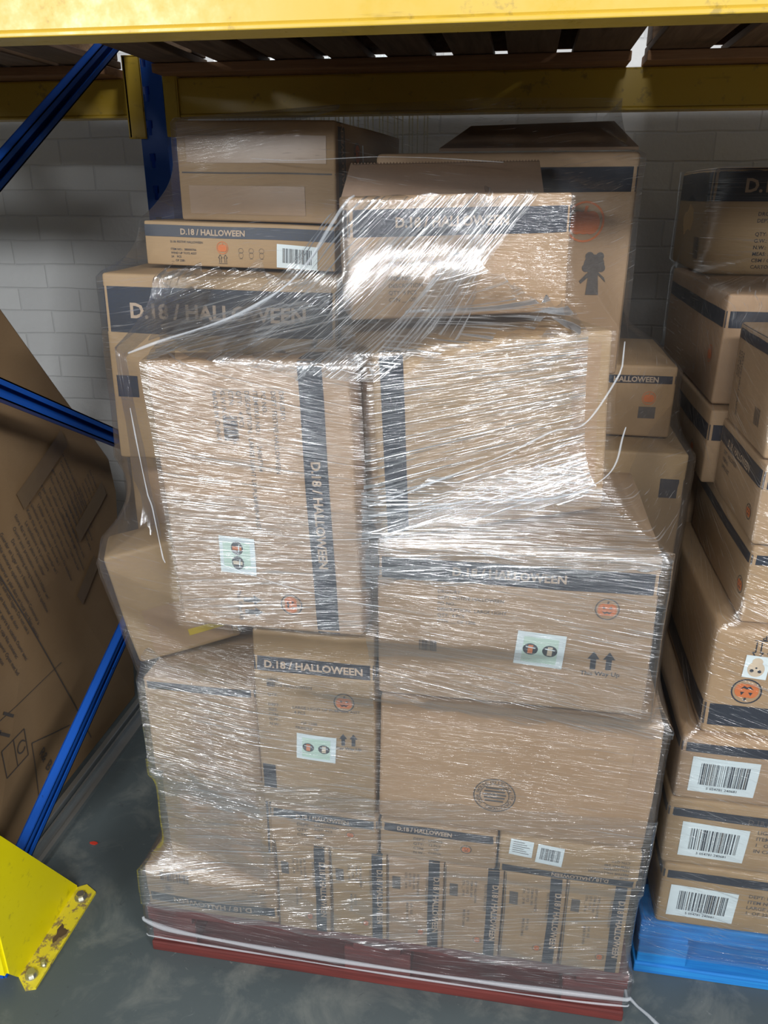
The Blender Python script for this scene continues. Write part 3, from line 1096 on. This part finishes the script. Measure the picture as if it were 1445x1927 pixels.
carton('low_carton', 'low carton with D.18 / HALLOWEEN on its band, centre of the second row', (.507, 0, .3555, 0, -.008), (.222, .5, .087),
       [('hband', '', .065, .083), ('text', 'front', .085, .070, 0, D18, .0118, 'tan'),
        ('lines', 'front', .065, .052, 0, ['DEPT:', 'QTY:', 'CTN:', 'N.W.:'], .009, 'ink_soft'), ('lines', 'front', .094, .052, 0, ['LIGHTS', '12 PCS', '__ OF', 'CHINA'], .008, 'ink_soft'),
        ('pumpkin', 'front', .165, .046, 0, .010, 'ink')])
carton('low_carton', 'low upside-down carton with two white labels, right end of the second row', (.733, -.002, .3545, 0, -.012), (.254, .5, .0895),
       [('hband', '', .006, .022), ('text', 'front', .150, .019, 180, D18, .0118, 'tan'),
        ('lines', 'front', .235, .030, 180, ['D.18', 'FESTIVE HALLOWEEN', 'HALLOWEEN', 'ITEM NO. 240', 'CTN QTY'], .0075, 'ink_soft')],
       [('sticker_text', 'front', .040, .068, -4, .042, .036), ('sticker_barcode', 'front', .092, .060, -5, .048, .042, '')])

# third row
carton('square_carton', 'plain square carton with a vertical strip of brown tape, left side mid-height', (.045, .03, .4685, 0, .004), (.222, .75, .221),
       [('hband', '', .198, .214)], (), [('rect', 'front', .092, 0, .128, .205, 'tape')])
carton('tall_carton', 'tall carton with clear D.18 / HALLOWEEN band, pumpkin logo and small white picture label', (.278, 0, .4505, .0, .0), (.221, .5, .385),
       [('hband', '', .302, .332), ('text', 'front', .110, .310, 0, D18, .0205, 'tan'),
        ('lines', 'front', .025, .282, 0, INF2, .0085, 'ink_soft'), ('barcode', 'front', .024, .270, 0, .016, .010, 'ink'),
        ('pumpkin', 'front', .165, .250, 0, .019), ('arrows', 'front', .172, .158, 0, .026),
        ('rect', 'front', .005, .040, .030, .095, 'ink')],
       [('sticker_lights', 'front', .112, .148, -3, .074, .056)])
carton('wide_carton', 'wide plain carton with a round black stamp, right side below the white picture label carton', (.5045, 0, .4500, 0, -.012), (.485, .95, .272),
       [('stamp', 'front', .212, .086, 0, .038, 'PAPER PACKING CO LTD QUALITY CARTON WORKS '), ('rect', 'front', .02, .225, .47, .262, 'tape'), ('rect', 'front', .44, .10, .486, .24, 'tape')], r=.008, bulge=.004)

# fourth row
carton('tilted_carton', 'carton tilted to the left with a yellow tape mark, sticking out at left', (.030, .055, .7015, .397, .182), (.200, .11, .232),
       [('rect', 'front', .035, .010, .185, .110, 'tape'), ('rect', 'front', .178, 0, .199, .232, 'ink')], (), [('rect', 'front', .105, .034, .178, .048, 'yellow_tape', .0016), ], r=.008)
carton('wide_carton', 'wide carton with D.18 / HALLOWEEN band and white picture label, right of centre', (.508, -.012, .7365, 0, .006), (.442, .40, .292),
       [('hband', '', .225, .262), ('text', 'front', .212, .2365, 0, D18, .0205, 'tan'),
        ('pumpkin', 'front', .368, .196, 0, .019, 'ink_soft'), ('arrows', 'front', .366, .085, 0, .034),
        ('lines', 'front', .100, .205, 0, ['DRG/DRY:', 'DEPT: FESTIVE HALLOWEEN', 'PO NO.:', 'DESCRIPTION:  LARGE LIGHT', 'QTY:  4 PCS', 'CTN: __ OF 1206'], .0085, 'ink_soft'),
        ('barcode', 'front', .070, .095, 0, .030, .020, 'ink')],
       [('sticker_lights', 'front', .268, .115, -4, .078, .062)])

# fifth row
carton('standing_carton', 'large carton standing on end with vertical dark band, front left, white picture label', (.165, -.022, .848, -.052, .043), (.323, .075, .458),
       [('vband', '', .245, .283), ('text', 'front', .2570, .213, -90, D18, .0205, 'tan'),
        ('lines', 'front', .213, .412, -90, INFO[:2], .0105, 'ink_soft'), ('lines', 'front', .184, .412, -90, INFO[3:], .0105, 'ink_soft'),
        ('barcode', 'front', .118, .372, -90, .038, .024, 'ink'),
        ('pumpkin', 'front', .203, .052, -90, .019), ('arrows', 'front', .118, .045, -90, .032)],
       [('sticker_lights', 'front', .118, .138, -93, .066, .062)], r=.007)
carton('angled_carton', 'large carton turned at an angle, right of the standing one, under bright glare', (.516, -.032, 1.0365, .40, .045), (.380, .25, .297),
       [('rect', 'front', .010, .0, .045, .297, 'ink'), ('rect', 'front', .315, .02, .36, .28, 'tape')], (), [], r=.007)
carton('top_front_carton', 'carton with D.18 / HALLOWEEN band on top of the angled one', (.452, .066, 1.360, .305, .022), (.345, .125, .178),
       [('hband', '', .121, .160), ('text', 'front', .158, .134, 0, D18, .0200, 'tan'),
        ('lines', 'front', .060, .090, 0, ['DRG/DRY:', 'FESTIVE HALLOWEEN', '', 'ITEM NO.', 'DESCRIPTION', 'QTY  4 PCS', 'CTN __ OF'], .0085, 'ink_soft')], r=.005)
carton('rear_carton', 'deep carton with a wide black band and pale lettering, rear left behind the standing one', (-.027, .185, 1.0745, .07, -.020), (.418, .48, .340),
       [('hband', '', .238, .318), ('text', 'front', .205, .265, 0, D18, .036, 'tan'), ('rect', 'front', .01, .12, .05, .16, 'ink')])
carton('under_carton', 'plain carton under the wide-banded rear carton, left edge of the stack', (-.065, .285, .873, 0, 0), (.42, .4, .194), [('rect', 'front', .03, .02, .3, .15, 'tape')])
carton('under_carton', 'plain brown carton hidden behind the tilted one on the left', (-.035, .31, .692, 0, 0), (.30, .4, .179))
carton('toy_carton', 'low carton with icons of toys and an open-arrow mark, below the top left carton', (.018, .295, 1.4215, -.02, -.024), (.36, .42, .076),
       [('hband', '', .050, .070), ('text', 'front', .132, .0545, 0, 'D.18 / HALLOWEEN', .0140, 'tan'),
        ('lines', 'front', .050, .040, 0, ['D.18: FESTIVE HALLOWEEN', '', 'ITEM NO.:  380000766', 'WIND UP TOYS ASST', '24    PCS', '__  OF 2281'], .0052, 'ink'),
        ('pumpkin', 'front', .150, .034, 0, .011, 'orange'), ('open_arrows', 'front', .150, .008, 0, .014), ('toy_outlines', 'front', .185, .020, 0, .015)],
       [('sticker_barcode', 'front', .290, .022, -2, .075, .040, '')], r=.003, bulge=.002)


def j_side(c, bm):
    pass


carton('top_left_carton', 'plain topmost carton at left, lying on its side with a closed flap seam', (.078, .33, 1.4985, -.09, -.018), (.302, .46, .166),
       [('rect', 'front', .0, .0800, .302, .0825, 'ink_soft'), ('rect', 'right', .012, 0, .050, .166, 'ink'), ('text', 'right', .040, .083, 90, 'D.18 / HALLOWEEN', .018, 'tan'),
        ('pumpkin', 'right', .118, .118, 90, .020), ('rect', 'right', .150, .105, .158, .135, 'white'), ('lines', 'right', .115, .020, 90, ['FESTIVE HALLOWEEN', '', 'LARGE ASST', ''], .0085, 'ink')],
       (), [('rect', 'front', .02, .098, .285, .142, 'tape'), ('rect', 'front', .02, .012, .245, .060, 'tape')], r=.005)


def l_flaps(c, bm):
    # raised lid flap, hinged on the front top edge, rising to the rear
    hw, hd = c.w / 2, c.d / 2
    pts = [(-.105, -hd + .0, c.h), (hw - .002, -hd + .0, c.h), (hw - .012, hd - .05, c.h + .075), (-.075, hd - .05, c.h + .066)]
    for dz in (0, .005):
        vs = [bm.verts.new((x, y, z + dz)) for x, y, z in pts]
        f = bm.faces.new(vs)
        f.material_index = CI['card']


L = carton('dark_carton', 'tall shaded carton with a black child figure print, at the right rear under the shelf', (.440, .362, 1.228, 0, 0), (.455, .43, .382),
           [('rect', 'front', .0, .318, .455, .358, 'ink'), ('rect', 'right', 0, 0, .07, .36, 'ink'),
            ('pumpkin', 'front', .372, .270, 0, .034, 'orange'), ('child_figure', 'front', .395, .165, 0, .055), ('child_figure', 'front', .335, .120, 0, .040)], r=.009, bulge=.006)
bm = bmesh.new()
hd = .215
q1 = [(-.115, -hd, .384), (.223, -hd, .384), (.212, hd - .06, .452), (-.085, hd - .06, .446)]
va = [bm.verts.new(p) for p in q1]
vb = [bm.verts.new((p[0], p[1], p[2] + .005)) for p in q1]
bm.faces.new(va[::-1]); bm.faces.new(vb)
for i in range(4):
    j = (i + 1) % 4
    bm.faces.new((va[i], va[j], vb[j], vb[i]))
lid = bm_obj('lid_flap', bm, M['card_in'], L)

# open flap leaning behind the top front carton
tf = [o for o in COL.objects if o.name.startswith('top_front_carton')][0]
bm = bmesh.new()
q1 = [(-.172, .060, .170), (.170, .060, .170), (.168, .088, .226), (-.150, .088, .226)]
nrm = Vector((0, .9, -.43)).normalized() * .005
va = [bm.verts.new(p) for p in q1]
vb = [bm.verts.new(Vector(p) + nrm) for p in q1]
bm.faces.new(va); bm.faces.new(vb[::-1])
for i in range(4):
    j = (i + 1) % 4
    bm.faces.new((va[j], va[i], vb[i], vb[j]))
# zig-zag fluting on the flap's raw edge
for i in range(60):
    a = -.150 + i * .0053
    p = [Vector((a, .0885, .2265)), Vector((a + .0026, .0885, .2295)), Vector((a + .0052, .0885, .2265))]
    q_ = [v + nrm for v in p]
    A_, B_ = [bm.verts.new(v) for v in p], [bm.verts.new(v) for v in q_]
    bm.faces.new(A_); bm.faces.new(B_[::-1])
    bm.faces.new((A_[0], A_[1], B_[1], B_[0])); bm.faces.new((A_[1], A_[2], B_[2], B_[1]))
flap = bm_obj('open_flap', bm, M['card_in'], tf)

carton('side_carton', 'carton with HALLOWEEN strip and small red pumpkin logo, set back at the right edge', (.55, .50, 1.077, 0, -.008), (.480, .34, .148),
       [('hband', '', .112, .128), ('text', 'front', .400, .115, 0, 'HALLOWEEN', .015, 'tan'), ('pumpkin', 'front', .430, .082, 0, .014, 'orange'), ('rect', 'front', .412, .040, .446, .064, 'ink_soft')])
carton('side_carton', 'plain carton with a black patch on its right, under the one with the HALLOWEEN strip', (.55, .405, .734, 0, -.008), (.503, .5, .338),
       [('rect', 'front', .455, .245, .503, .285, 'ink'), ('rect', 'front', .33, .30, .335, .335, 'ink_soft')])

# ------------------------------------------------------------------ right stack
S = dict(hull=HULL_SIDE)
BC = '5 054781 240681'
carton('barcode_carton', 'lowest of the three cartons with white barcode stickers, on the blue pallet', (1.062, .12, .1495, 0, 0), (.6, .5, .158),
       [('hband', '', .124, .144), ('lines', 'front', .165, .10, 0, ['DEPT: FESTIVE HALLOWEEN', 'ITEM NO.', 'LARGE ASST', '1  OF 2281'], .012, 'ink_soft')], [('sticker_barcode', 'front', .082, .066, -1, .128, .082, BC)], r=.008, **S)
carton('barcode_carton', 'middle one of the three cartons with white barcode stickers at lower right', (1.052, .12, .3100, 0, 0), (.6, .5, .158),
       [('hband', '', .118, .138), ('text', 'front', .21, .121, 0, D18, .015, 'ink_soft'), ('lines', 'front', .165, .10, 0, ['LIGHT COVER', 'ITEM NO.  380', '1   OF  2281', 'IN CHINA'], .012, 'ink_soft')], [('sticker_barcode', 'front', .090, .066, -1, .122, .082, BC)], r=.008, **S)
carton('barcode_carton', 'uppermost of the three cartons with white barcode stickers, below the pumpkin logo one', (1.056, .12, .4705, 0, 0), (.6, .5, .146),
       [('hband', '', .112, .132), ('lines', 'front', .165, .095, 0, ['FESTIVE LIGHT', 'ITEM NO.  380', 'QTY:  24 PCS', '1  OF 2281'], .012, 'ink_soft')], [('sticker_barcode', 'front', .082, .062, -1, .118, .080, BC)], r=.008, **S)
carton('logo_carton', 'upside-down carton with a big orange pumpkin logo and skull picture label, right edge', (1.085, .13, .6185, 0, 0), (.6, .5, .222),
       [('hband', '', .020, .066), ('pumpkin', 'front', .066, .098, 180, .026), ('open_arrows', 'front', .085, .200, 180, .034), ('text', 'front', .085, .214, 180, 'UP', .014, 'ink')],
       [('sticker_skull', 'front', .074, .150, -3, .040, .046)], r=.009, **S)
carton('stacked_carton', 'carton with a dark stripe near its top, above the big pumpkin logo one', (1.125, .15, .8435, 0, 0), (.5, .45, .146),
       [('hband', '', .112, .130), ('pumpkin', 'left', .42, .06, 0, .016, 'ink_soft')], **S)
carton('stacked_carton', 'carton near the right edge whose shaded side carries a dark stripe and small logo', (1.120, .15, .9925, 0, 0), (.5, .30, .142),
       [('hband', '', .100, .130), ('text', 'left', .15, .105, 0, D18, .018, 'tan'), ('pumpkin', 'left', .26, .045, 0, .014, 'ink_soft'), ('lines', 'left', .05, .085, 0, ['DEPT:  HALLOWEEN', 'ITEM NO.', 'LARGE ASST'], .011, 'ink_soft')], **S)
carton('stacked_carton', 'carton with tilted grey print at the right edge, in front of the tall shaded one', (1.120, .17, 1.137, .0, .012), (.5, .26, .186),
       [('rect', 'left', 0, .160, .26, .186, 'ink'), ('lines', 'left', .06, .140, -90, ['FESTIVE HALLOWEEN', 'ITEM NO.', 'QTY PCS'], .012, 'ink_soft'), ('barcode', 'left', .18, .04, 0, .03, .03, 'ink_soft')], **S)
carton('stacked_carton', 'small carton end with a black stripe, wedged in the gap at the right', (1.098, .462, .9925, 0, 0), (.4, .36, .152),
       [('hband', '', .090, .122), ('pumpkin', 'left', .25, .045, 0, .016, 'ink_soft')], **S)
carton('stacked_carton', 'tall carton with a black stripe below its top edge, second from top on the right', (1.104, .50, 1.148, 0, 0), (.45, .62, .216),
       [('hband', '', .152, .184), ('lines', 'front', .045, .135, 0, ['DRG', 'DEPT', '', 'ASST', 'PURPLE', 'ITEM NO', 'PKD', 'CTN', 'G.W'], .0125, 'ink_soft'), ('pumpkin', 'left', .55, .09, 0, .018, 'orange'), ('barcode', 'front', .040, .012, 0, .022, .018, 'ink')], **S)
carton('stacked_carton', 'topmost carton at the right edge, with wide black band reading D.18', (1.125, .88, 1.368, 0, 0), (.45, .40, .232),
       [('hband', '', .160, .232), ('text', 'front', .068, .180, 0, D18, .040, 'tan', 'l'), ('lines', 'front', .105, .130, 0, ['DRG/DRY: HALLOWEEN', 'DEPT: FESTIVE', '', 'QTY: 24 PCS', 'G.W.:  KGS', 'N.W.:  KGS', 'MEAS: 30CM', 'CBM / CFT', 'CARTON NO'], .0115, 'ink'), ('barcode', 'left', .3, .03, 0, .05, .05, 'ink_soft')], r=.010, bulge=.008, **S)
carton('rear_side_carton', 'large shaded carton at the back of the blue pallet, low in the dark gap', (1.062, .645, .1495, 0, 0), (.5, .55, .44), [('hband', '', .38, .41)], **S)
carton('rear_side_carton', 'large shaded carton in the dark gap between the stacks, at mid height', (1.085, .66, .5925, 0, 0), (.5, .52, .397), [('pumpkin', 'left', .30, .20, 0, .025, 'ink_soft')], **S)
carton('rear_side_carton', 'shaded carton behind the small striped one in the gap between the stacks', (1.100, .83, .9925, 0, 0), (.4, .36, .152), (), **S)


# ------------------------------------------------------------------ stretch film
def hull2d(P):
    P = sorted(set((round(a, 5), round(b, 5)) for a, b in P))
    def half(Q):
        h = []
        for p in Q:
            while len(h) > 1 and (h[-1][0] - h[-2][0]) * (p[1] - h[-2][1]) - (h[-1][1] - h[-2][1]) * (p[0] - h[-2][0]) <= 0:
                h.pop()
            h.append(p)
        return h
    a, b = half(P), half(P[::-1])
    return a[:-1] + b[:-1]


EDG = [(0, 1), (1, 2), (2, 3), (3, 0), (4, 5), (5, 6), (6, 7), (7, 4), (0, 4), (1, 5), (2, 6), (3, 7)]


class Film:
    def __init__(s, boxes, c, zs, nt_, extra, iters=260, sag=.00045, pad=.004):
        s.c, s.zs, s.n = c, zs, nt_
        th = np.linspace(0, 2 * math.pi, nt_, endpoint=False)
        s.th = th
        dx, dy = np.cos(th), np.sin(th)
        Rr = np.zeros((len(zs), nt_))
        for i, z in enumerate(zs):
            P = list(extra(z))
            for B in boxes:
                for a, b in EDG:
                    za, zb = B[a].z, B[b].z
                    if (za - z) * (zb - z) <= 0 and abs(za - zb) > 1e-6:
                        t_ = (z - za) / (zb - za)
                        P.append((B[a].x + (B[b].x - B[a].x) * t_, B[a].y + (B[b].y - B[a].y) * t_))
            if len(P) < 3:
                Rr[i] = Rr[i - 1] * .9
                continue
            H = hull2d(P)
            r = np.full(nt_, 1e9)
            for k in range(len(H)):
                (x1, y1), (x2, y2) = H[k], H[(k + 1) % len(H)]
                nx, ny = (y2 - y1), -(x2 - x1)
                L_ = math.hypot(nx, ny)
                if L_ < 1e-6:
                    continue
                nx, ny = nx / L_, ny / L_
                dist = nx * (x1 - c[0]) + ny * (y1 - c[1])
                den = nx * dx + ny * dy
                r = np.where(den > 1e-6, np.minimum(r, dist / np.maximum(den, 1e-6)), r)
            Rr[i] = r + pad
        obs = Rr.copy()
        r = Rr.copy()
        for _ in range(iters):
            a = r.copy()
            a[1:-1] = .5 * (r[:-2] + r[2:]) - sag
            a = .9 * a + .05 * (np.roll(a, 1, 1) + np.roll(a, -1, 1))
            r = np.maximum(obs, a)
        r[0] = r[1]
        s.r, s.obs = r, obs
        # small random slack where the film is off the cartons
        rng = np.random.RandomState(3)
        for i in range(len(zs)):
            pass

    def pt(s, th, z, off=0.0):
        th = th % (2 * math.pi)
        f = th / (2 * math.pi) * s.n
        i0 = int(f) % s.n; i1 = (i0 + 1) % s.n; fa = f - int(f)
        g = (z - s.zs[0]) / (s.zs[1] - s.zs[0])
        g = max(0, min(len(s.zs) - 1.0001, g))
        j = int(g); fb = g - j
        r = (s.r[j, i0] * (1 - fa) + s.r[j, i1] * fa) * (1 - fb) + (s.r[j + 1, i0] * (1 - fa) + s.r[j + 1, i1] * fa) * fb
        r += off
        return Vector((s.c[0] + r * math.cos(th), s.c[1] + r * math.sin(th), z))

    def sheet(s, name, zlo, zhi, th0, th1, nth, nz, mat, parent, off=0.0, uvf=None, wr=.0015, fold=0.0):
        """a length of film between two edge curves zlo(u), zhi(u), u in 0..1 from th0 to th1"""
        co, uv = [], []
        for j in range(nz + 1):
            for i in range(nth + 1):
                u = i / nth
                th = th0 + (th1 - th0) * u
                a, b = zlo(u), zhi(u)
                z = a + (b - a) * j / nz
                nn = noise.noise(Vector((th * 5, z * 9, off * 90))) * wr + noise.noise(Vector((th * 22, z * 40, off * 50 + 3))) * wr * .45
                slack = 0
                if fold:
                    slack = fold * noise.noise(Vector((th * 30, z * 6, 1.7)))
                p = s.pt(th, z, off + nn + slack)
                co.append(p)
                sarc = th * .62
                uv.append(uvf(sarc, z) if uvf else (sarc, z))
        W = nth + 1
        fs = [(j * W + i, j * W + i + 1, (j + 1) * W + i + 1, (j + 1) * W + i) for j in range(nz) for i in range(nth)]
        me = bpy.data.meshes.new(name)
        me.from_pydata(co, [], fs)
        ul = me.uv_layers.new(name='UVMap')
        for lp in me.loops:
            ul.data[lp.index].uv = uv[lp.vertex_index]
        for p in me.polygons:
            p.use_smooth = True
        return link(name, me, mat, parent)


def thf(x, c, yfront=0.0):
    return math.atan2(yfront - c[1], x - c[0])


CEN = (.5, .56)
zs = np.linspace(.045, 1.712, 190)


def extra_main(z):
    if z < .135:
        return [(-.002, -.004), (1.002, -.004), (1.002, 1.2), (-.002, 1.2)]
    if z < 1.2:
        return [(.0, 1.1), (1.0, 1.1)]
    if z < 1.5:
        return [(.05, .85), (.9, .85)]
    if z < 1.64:
        return [(.1, .8), (.88, .8)]
    return [(.14, .78), (.86, .80), (.60, .42), (.86, .46)]


FM = Film(HULL_MAIN, CEN, zs, 600, extra_main)
wrap = empty('stretch_wrap', (.5, .56, .045), 'clear creased plastic stretch film around the tall stack on the red pallet', 'plastic film')


def uv_base(sa, z):
    # creases run level, with slow fanning
    return (sa, z + .05 * sa * math.sin(z * 4.0) + .02 * math.sin(sa * 5 + z * 3))


FM.sheet('film_layer', lambda u: .052 + .006 * math.sin(u * 40), lambda u: 1.700, -math.pi, math.pi, 620, 210, M['film'], wrap, .0015, uv_base, .0022)
# tight second turns over the lower and middle part
FM.sheet('film_layer', lambda u: .060 + .01 * math.sin(u * 30), lambda u: 1.06 + .10 * u + .02 * math.sin(u * 9), -math.pi, 0.35, 300, 110, M['film_dense'], wrap, .005, lambda sa, z: (sa, z + .07 * sa), .0025)


def patch(name, corners, ang, mat, off, nx=110, nz=60, curve=0.0, edge=0.0):
    """film laid over the wrapped surface between four (x, z) corners: TL, TR, BR, BL"""
    (ax, az), (bx_, bz), (cx_, cz), (dx_, dz) = corners
    co, uv = [], []
    ca, sa = math.cos(ang), math.sin(ang)
    for j in range(nz + 1):
        v = j / nz
        for i in range(nx + 1):
            u = i / nx
            x = (ax * (1 - u) + bx_ * u) * (1 - v) + (dx_ * (1 - u) + cx_ * u) * v
            z = (az * (1 - u) + bz * u) * (1 - v) + (dz * (1 - u) + cz * u) * v
            rag = edge * noise.noise(Vector((u * 9, v * 9, ang * 3))) * (abs(2 * v - 1) ** 3 + abs(2 * u - 1) ** 3)
            z += rag
            th = thf(x, CEN)
            nn = noise.noise(Vector((x * 14, z * 14, off * 90))) * .002
            co.append(FM.pt(th, z, off + nn))
            cv = curve * (x - .6) * (z - 1.2)
            uv.append((x * ca + z * sa, -x * sa + z * ca + cv))
    W = nx + 1
    fs = [(j * W + i, j * W + i + 1, (j + 1) * W + i + 1, (j + 1) * W + i) for j in range(nz) for i in range(nx)]
    me = bpy.data.meshes.new(name)
    me.from_pydata(co, [], fs)
    ul = me.uv_layers.new(name='UVMap')
    for lp in me.loops:
        ul.data[lp.index].uv = uv[lp.vertex_index]
    for p in me.polygons:
        p.use_smooth = True
    return link(name, me, mat, wrap)


# film pulled slantwise from the top front carton down to the standing carton's top corner
patch('film_band', [(.452, 1.540), (.80, 1.543), (.515, 1.290), (.165, 1.322)], R(41), M['film_streaks'], .009, edge=.006)
patch('film_band', [(.455, 1.46), (.70, 1.535), (.66, 1.37), (.40, 1.30)], R(46), M['film_streaks'], .012, edge=.02)
# fan between the top front carton and the angled one
patch('film_band', [(.62, 1.47), (.74, 1.41), (.855, 1.372), (.50, 1.318)], R(-32), M['film_streaks'], .010, edge=.02, curve=-3)
# turns over the angled carton, rising to the right, and the tight fan beneath it
patch('film_band', [(.50, 1.305), (.86, 1.372), (.885, 1.10), (.49, 1.05)], R(9), M['film_streaks'], .007, edge=.015, curve=.8)
patch('film_band', [(.49, 1.125), (.86, 1.145), (.955, 1.025), (.49, .955)], R(-13), M['film_streaks'], .009, edge=.02, curve=1.5)
# level turns lower down
patch('film_band', [(.495, 1.03), (.965, 1.03), (1.0, .70), (.495, .72)], R(-4), M['film_level'], .008, 110, 60, edge=.02, curve=-.3)
patch('film_band', [(.02, .74), (.50, .76), (.50, .43), (.03, .42)], R(-3), M['film_level'], .008, 110, 60, edge=.02)
patch('film_band', [(.0, .50), (1.0, .52), (1.0, .13), (.0, .14)], R(-3), M['film_level'], .009, 200, 60, edge=.02, curve=.3)
patch('film_band', [(.165, 1.315), (.49, 1.32), (.505, .88), (.19, .88)], R(-6), M['film_level'], .008, 80, 90, edge=.01, curve=.8)
# turns along the top of the standing carton
patch('film_band', [(-.01, 1.40), (.46, 1.39), (.485, 1.325), (.16, 1.322)], R(14), M['film_streaks'], .010, edge=.012)
# crumpled turns round the head of the left side
patch('film_band', [(-.03, 1.43), (.42, 1.43), (.42, 1.33), (-.03, 1.34)], R(16), M['film'], .008, edge=.03)
patch('film_band', [(-.04, 1.42), (.07, 1.42), (.17, 1.0), (.02, 1.0)], R(-72), M['film'], .007, edge=.02)


def edge_line(pts, rad, offs=.010, n=60, name='rolled_edge'):
    out_ = []
    k = len(pts) - 1
    P_ = [pts[0]] + list(pts) + [pts[-1]]
    for i in range(n + 1):
        t_ = i / n * k
        j = min(int(t_), k - 1)
        f = t_ - j
        q_ = []
        for c_ in (0, 1):
            p0, p1, p2, p3 = (P_[j + m_][c_] for m_ in range(4))
            q_.append(.5 * (2 * p1 + (p2 - p0) * f + (2 * p0 - 5 * p1 + 4 * p2 - p3) * f * f + (3 * p1 - p0 - 3 * p2 + p3) * f ** 3))
        out_.append(FM.pt(thf(q_[0], CEN), q_[1], offs))
    return tube(name, out_, rad, M['rope'], wrap, 8, lambda t_: .6 + .5 * math.sin(t_ * 9) ** 2)


edge_line([(.10, 1.31), (.17, 1.335), (.27, 1.375), (.35, 1.43), (.455, 1.54)], 0.00252)
edge_line([(-.05, 1.60), (.2, 1.595), (.5, 1.598), (.80, 1.59)], 0.00072, .004)
edge_line([(.50, 1.10), (.60, 1.135), (.70, 1.165), (.80, 1.20), (.88, 1.215), (.98, 1.33)], 0.00156)
edge_line([(.50, 1.085), (.65, 1.098), (.80, 1.10), (.92, 1.13), (1.02, 1.19)], 0.00156)
edge_line([(.085, 1.22), (.11, 1.13), (.15, 1.02), (.172, .97)], 0.00120)
edge_line([(.0, .105), (.06, .085), (.20, .075), (.45, .070), (.75, .072), (1.0, .080)], 0.0050, .006)
edge_line([(.0, .055), (.25, .052), (.55, .050), (.85, .052), (1.0, .060)], 0.00210, .004)
edge_line([(.28, 1.045), (.42, 1.04), (.55, 1.05), (.72, 1.02)], 0.00066, .012)
edge_line([(.25, .985), (.38, .95), (.52, .93)], 0.00084, .011)
# loose tail on the floor
tube('loose_tail', [(1.003, .04, .052), (1.012, .035, .02), (1.020, .05, .006), (1.034, .035, .005), (1.052, .018, .007), (1.075, -.005, .005)], .004, M['rope'], wrap, 8, lambda t_: .5 + .6 * abs(math.sin(t_ * 11)))

CEN2 = (1.42, .66)
zs2 = np.linspace(.06, 1.612, 150)
FS = Film(HULL_SIDE, CEN2, zs2, 420, lambda z: [(1.5, 1.25), (1.9, 1.2), (1.9, .3)] if z > .15 else [(1.033, .118), (2.0, .118), (2.0, 1.25), (1.033, 1.25)], 160, .0006)
wrap2 = empty('stretch_wrap', (1.42, .66, .06), 'clear plastic stretch film around the right stack on the blue pallet', 'plastic film')
FS.sheet('film_layer', lambda u: .065, lambda u: 1.600, -math.pi, math.pi, 420, 150, M['film_dim'], wrap2, .002, lambda sa, z: (sa, z + .35 * sa if sa < -1.2 else z - .42), .0025)
FS.sheet('film_layer', lambda u: .070, lambda u: .60 + .05 * math.sin(u * 8), -math.pi * .98, -.4, 200, 60, M['film_dense'], wrap2, .006, lambda sa, z: (sa, z + .05 * sa), .003)

GROUPS = {'upright_carton': 'six upright cartons in the bottom row', 'barcode_carton': 'cartons with white barcode stickers', 'low_carton': 'low cartons in the second row',
          'rack_brace': 'blue rack braces', 'rack_beam': 'yellow rack beams', 'rack_post': 'blue rack posts', 'shelf_pallet': 'wooden pallets on the shelf', 'stacked_carton': 'cartons stacked on the blue pallet'}
for o in COL.objects:
    if o.parent is None and o.get('label'):
        k = o.name.split('.')[0]
        if k in GROUPS:
            o['group'] = GROUPS[k]
